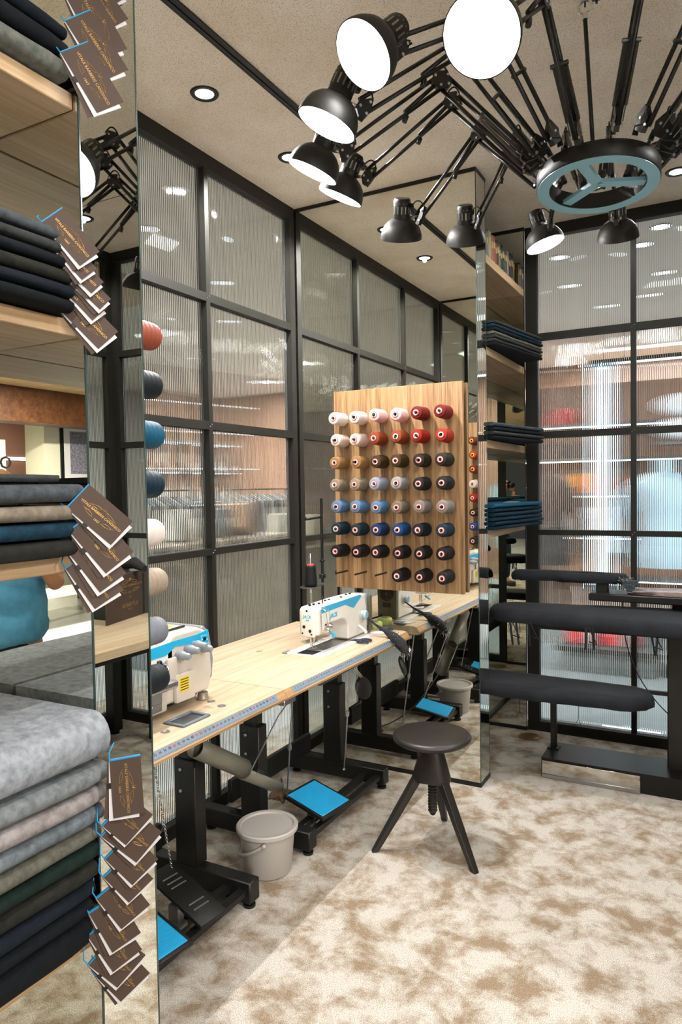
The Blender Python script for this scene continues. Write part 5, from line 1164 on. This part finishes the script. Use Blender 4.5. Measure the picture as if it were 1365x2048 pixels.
for i, (a, b) in enumerate(((-2.5, -.4), (.1, 2.3), (2.8, 5.2), (5.5, 8))): lshelf(['lit wall shelving blurred behind the left glass, nearest', 'lit wall shelving blurred behind the left glass, second', 'lit wall shelving blurred behind the left glass, third', 'lit wall shelving blurred behind the left glass, farthest'][i], a, b, s=i)
for i, (a, b, h) in enumerate(((-2.6, -.5, 1.02), (-.35, 1.7, 1.10), (1.85, 4.2, 1.0))):
    bb = empty('display_counter', ['dark taupe counter blurred behind the left glass, nearest', 'dark taupe counter blurred behind the left glass, middle one', 'dark taupe counter blurred behind the left glass, farthest'][i], 'counter', (-1.35, a, 0))
    MB().rbox(-.35, .2, 0, b-a, .04, h, .006, 1).build('body', pm('taupe_laminate', '91806c', .6, col2='5f5242', vscale=3), bb); MB().rbox(-.37, .22, -.01, b-a+.01, h, h+.03, .004, 1).build('top', pm('counter_top', '8f8270', .35), bb)
    rnd = random.Random(i+40); y = a+.15; q = 0; _k = -1
    while y < b-.25:
        hh = rnd.uniform(.08, .34); _k += 1; o = MB().rbox(-.12, .12, -.1, .1, 0, hh, .03, 2).build('display_item', pm('item_%d' % (q % 6), ['8f8a7c', '463c31', 'a39c90', '2f3336', '7c5d42', '6c7f8a'][q % 6], .5), None, (-1.42, y, h+.031)); q += 1
        tag(o, ORD2[_k]+' blurred display piece on the '+['nearest', 'middle', 'farthest'][i]+' taupe counter behind the left glass', 'display piece', 'display pieces on the taupe counters'); y += rnd.uniform(.26, .5)
# area lights of the shop
def panel(name, label, x, y, sx, sy, power, z=ZC-.025, col=(1, .98, .95), glow=4):
    power *= 4.2 if y > -4.5 and x < 4 else 2.6
    r = empty(name, label, 'ceiling light', (x, y, z))
    MB().box(-sx/2-.02, sx/2+.02, -sy/2-.02, sy/2+.02, .0, .025).build('housing', WHT, r); MB().box(-sx/2, sx/2, -sy/2, sy/2, -.003, .0).build('diffuser', emis('panel_glow_%d' % glow, col, glow), r)
    ld = bpy.data.lights.new('panel_light', 'AREA'); ld.shape = 'RECTANGLE'; ld.size = sx; ld.size_y = sy; ld.energy = power; ld.color = col
    lo = bpy.data.objects.new('panel_light', ld); COL.objects.link(lo); lo.parent = r; lo.location = (0, 0, -.01); return r
panel('ceiling_light', 'ceiling light panel over the left shop near the desk', -1.3, -.6, .2, .2, 110)
panel('ceiling_light', 'ceiling light panel over the left shop, second', -2.7, 1.8, .2, .2, 130)
panel('ceiling_light', 'ceiling light panel over the left shop, farthest', -3.6, 5.0, .2, .2, 150)
panel('ceiling_light', 'ceiling light panel over the left shop behind the near shelves', -2.4, -4.0, .2, .2, 110)
panel('ceiling_light', 'ceiling light panel beyond the far glass wall', 1.6, 5.2, 1.6, .12, 170, col=(.93, .97, 1))
panel('ceiling_light', 'ceiling light panel close behind the far glass wall', 3.2, 2.4, 1.6, .12, 80, col=(.93, .97, 1))
panel('ceiling_light', 'ceiling light panel in the shop entrance', 5.6, -3.6, .2, .2, 130)
panel('ceiling_light', 'ceiling light panel over the pale entrance floor', 6.8, -7.8, .2, .2, 220)
panel('ceiling_light', 'ceiling light panel in the far shop', 10.0, -9.5, .2, .2, 150, z=3.0)
kk = [0, 0]
for x, y in ((-1.9, 1.9), (-1.9, 3.6), (-3.2, .2), (-1.2, .9), (-3.3, 3.2), (-1.2, 5.2), (-2.5, 6.6), (-.9, -.2), (1.62, 1.64), (1.10, 1.62), (1.03, 2.37), (1.19, 3.19), (1.70, 2.38), (1.55, 3.0), (1.75, 1.35)):
    g = 0 if x < 0 else 1; kk[g] += 1
    o = empty('shop_downlight', f"small shop ceiling spotlight blurred behind the {'left' if g == 0 else 'far'} glass, {ORD2[kk[g]-1]} of them", 'ceiling light', (x, y, ZC), 'shop spotlights behind the left glass' if x < 0 else 'shop spotlights behind the far glass')
    MB().lathe([(.05, .0), (.052, -.004), (.06, -.002)], 20).build('trim_ring', BLK, o); MB().disc(.05, -.002, 20).build('lens', emis('shop_spot', (.95, .98, 1), 20), o)
# ================================================================== WORLD AND VIEW
w = bpy.data.worlds.new('world'); S.world = w; w.use_nodes = True; w.node_tree.nodes['Background'].inputs[0].default_value = (.5, .5, .52, 1); w.node_tree.nodes['Background'].inputs[1].default_value = .15
S.view_settings.view_transform = 'Standard'; S.view_settings.look = 'None'; S.view_settings.gamma = 1; S.view_settings.use_curve_mapping = False; S.view_settings.exposure = 0.0
cy = S.cycles; cy.max_bounces = 14; cy.glossy_bounces = 8; cy.transmission_bounces = 12; cy.diffuse_bounces = 4; cy.transparent_max_bounces = 8
cy.sample_clamp_indirect = 4; cy.sample_clamp_direct = 0; cy.use_denoising = True; cy.caustics_refractive = True; cy.caustics_reflective = True; cy.blur_glossy = .6
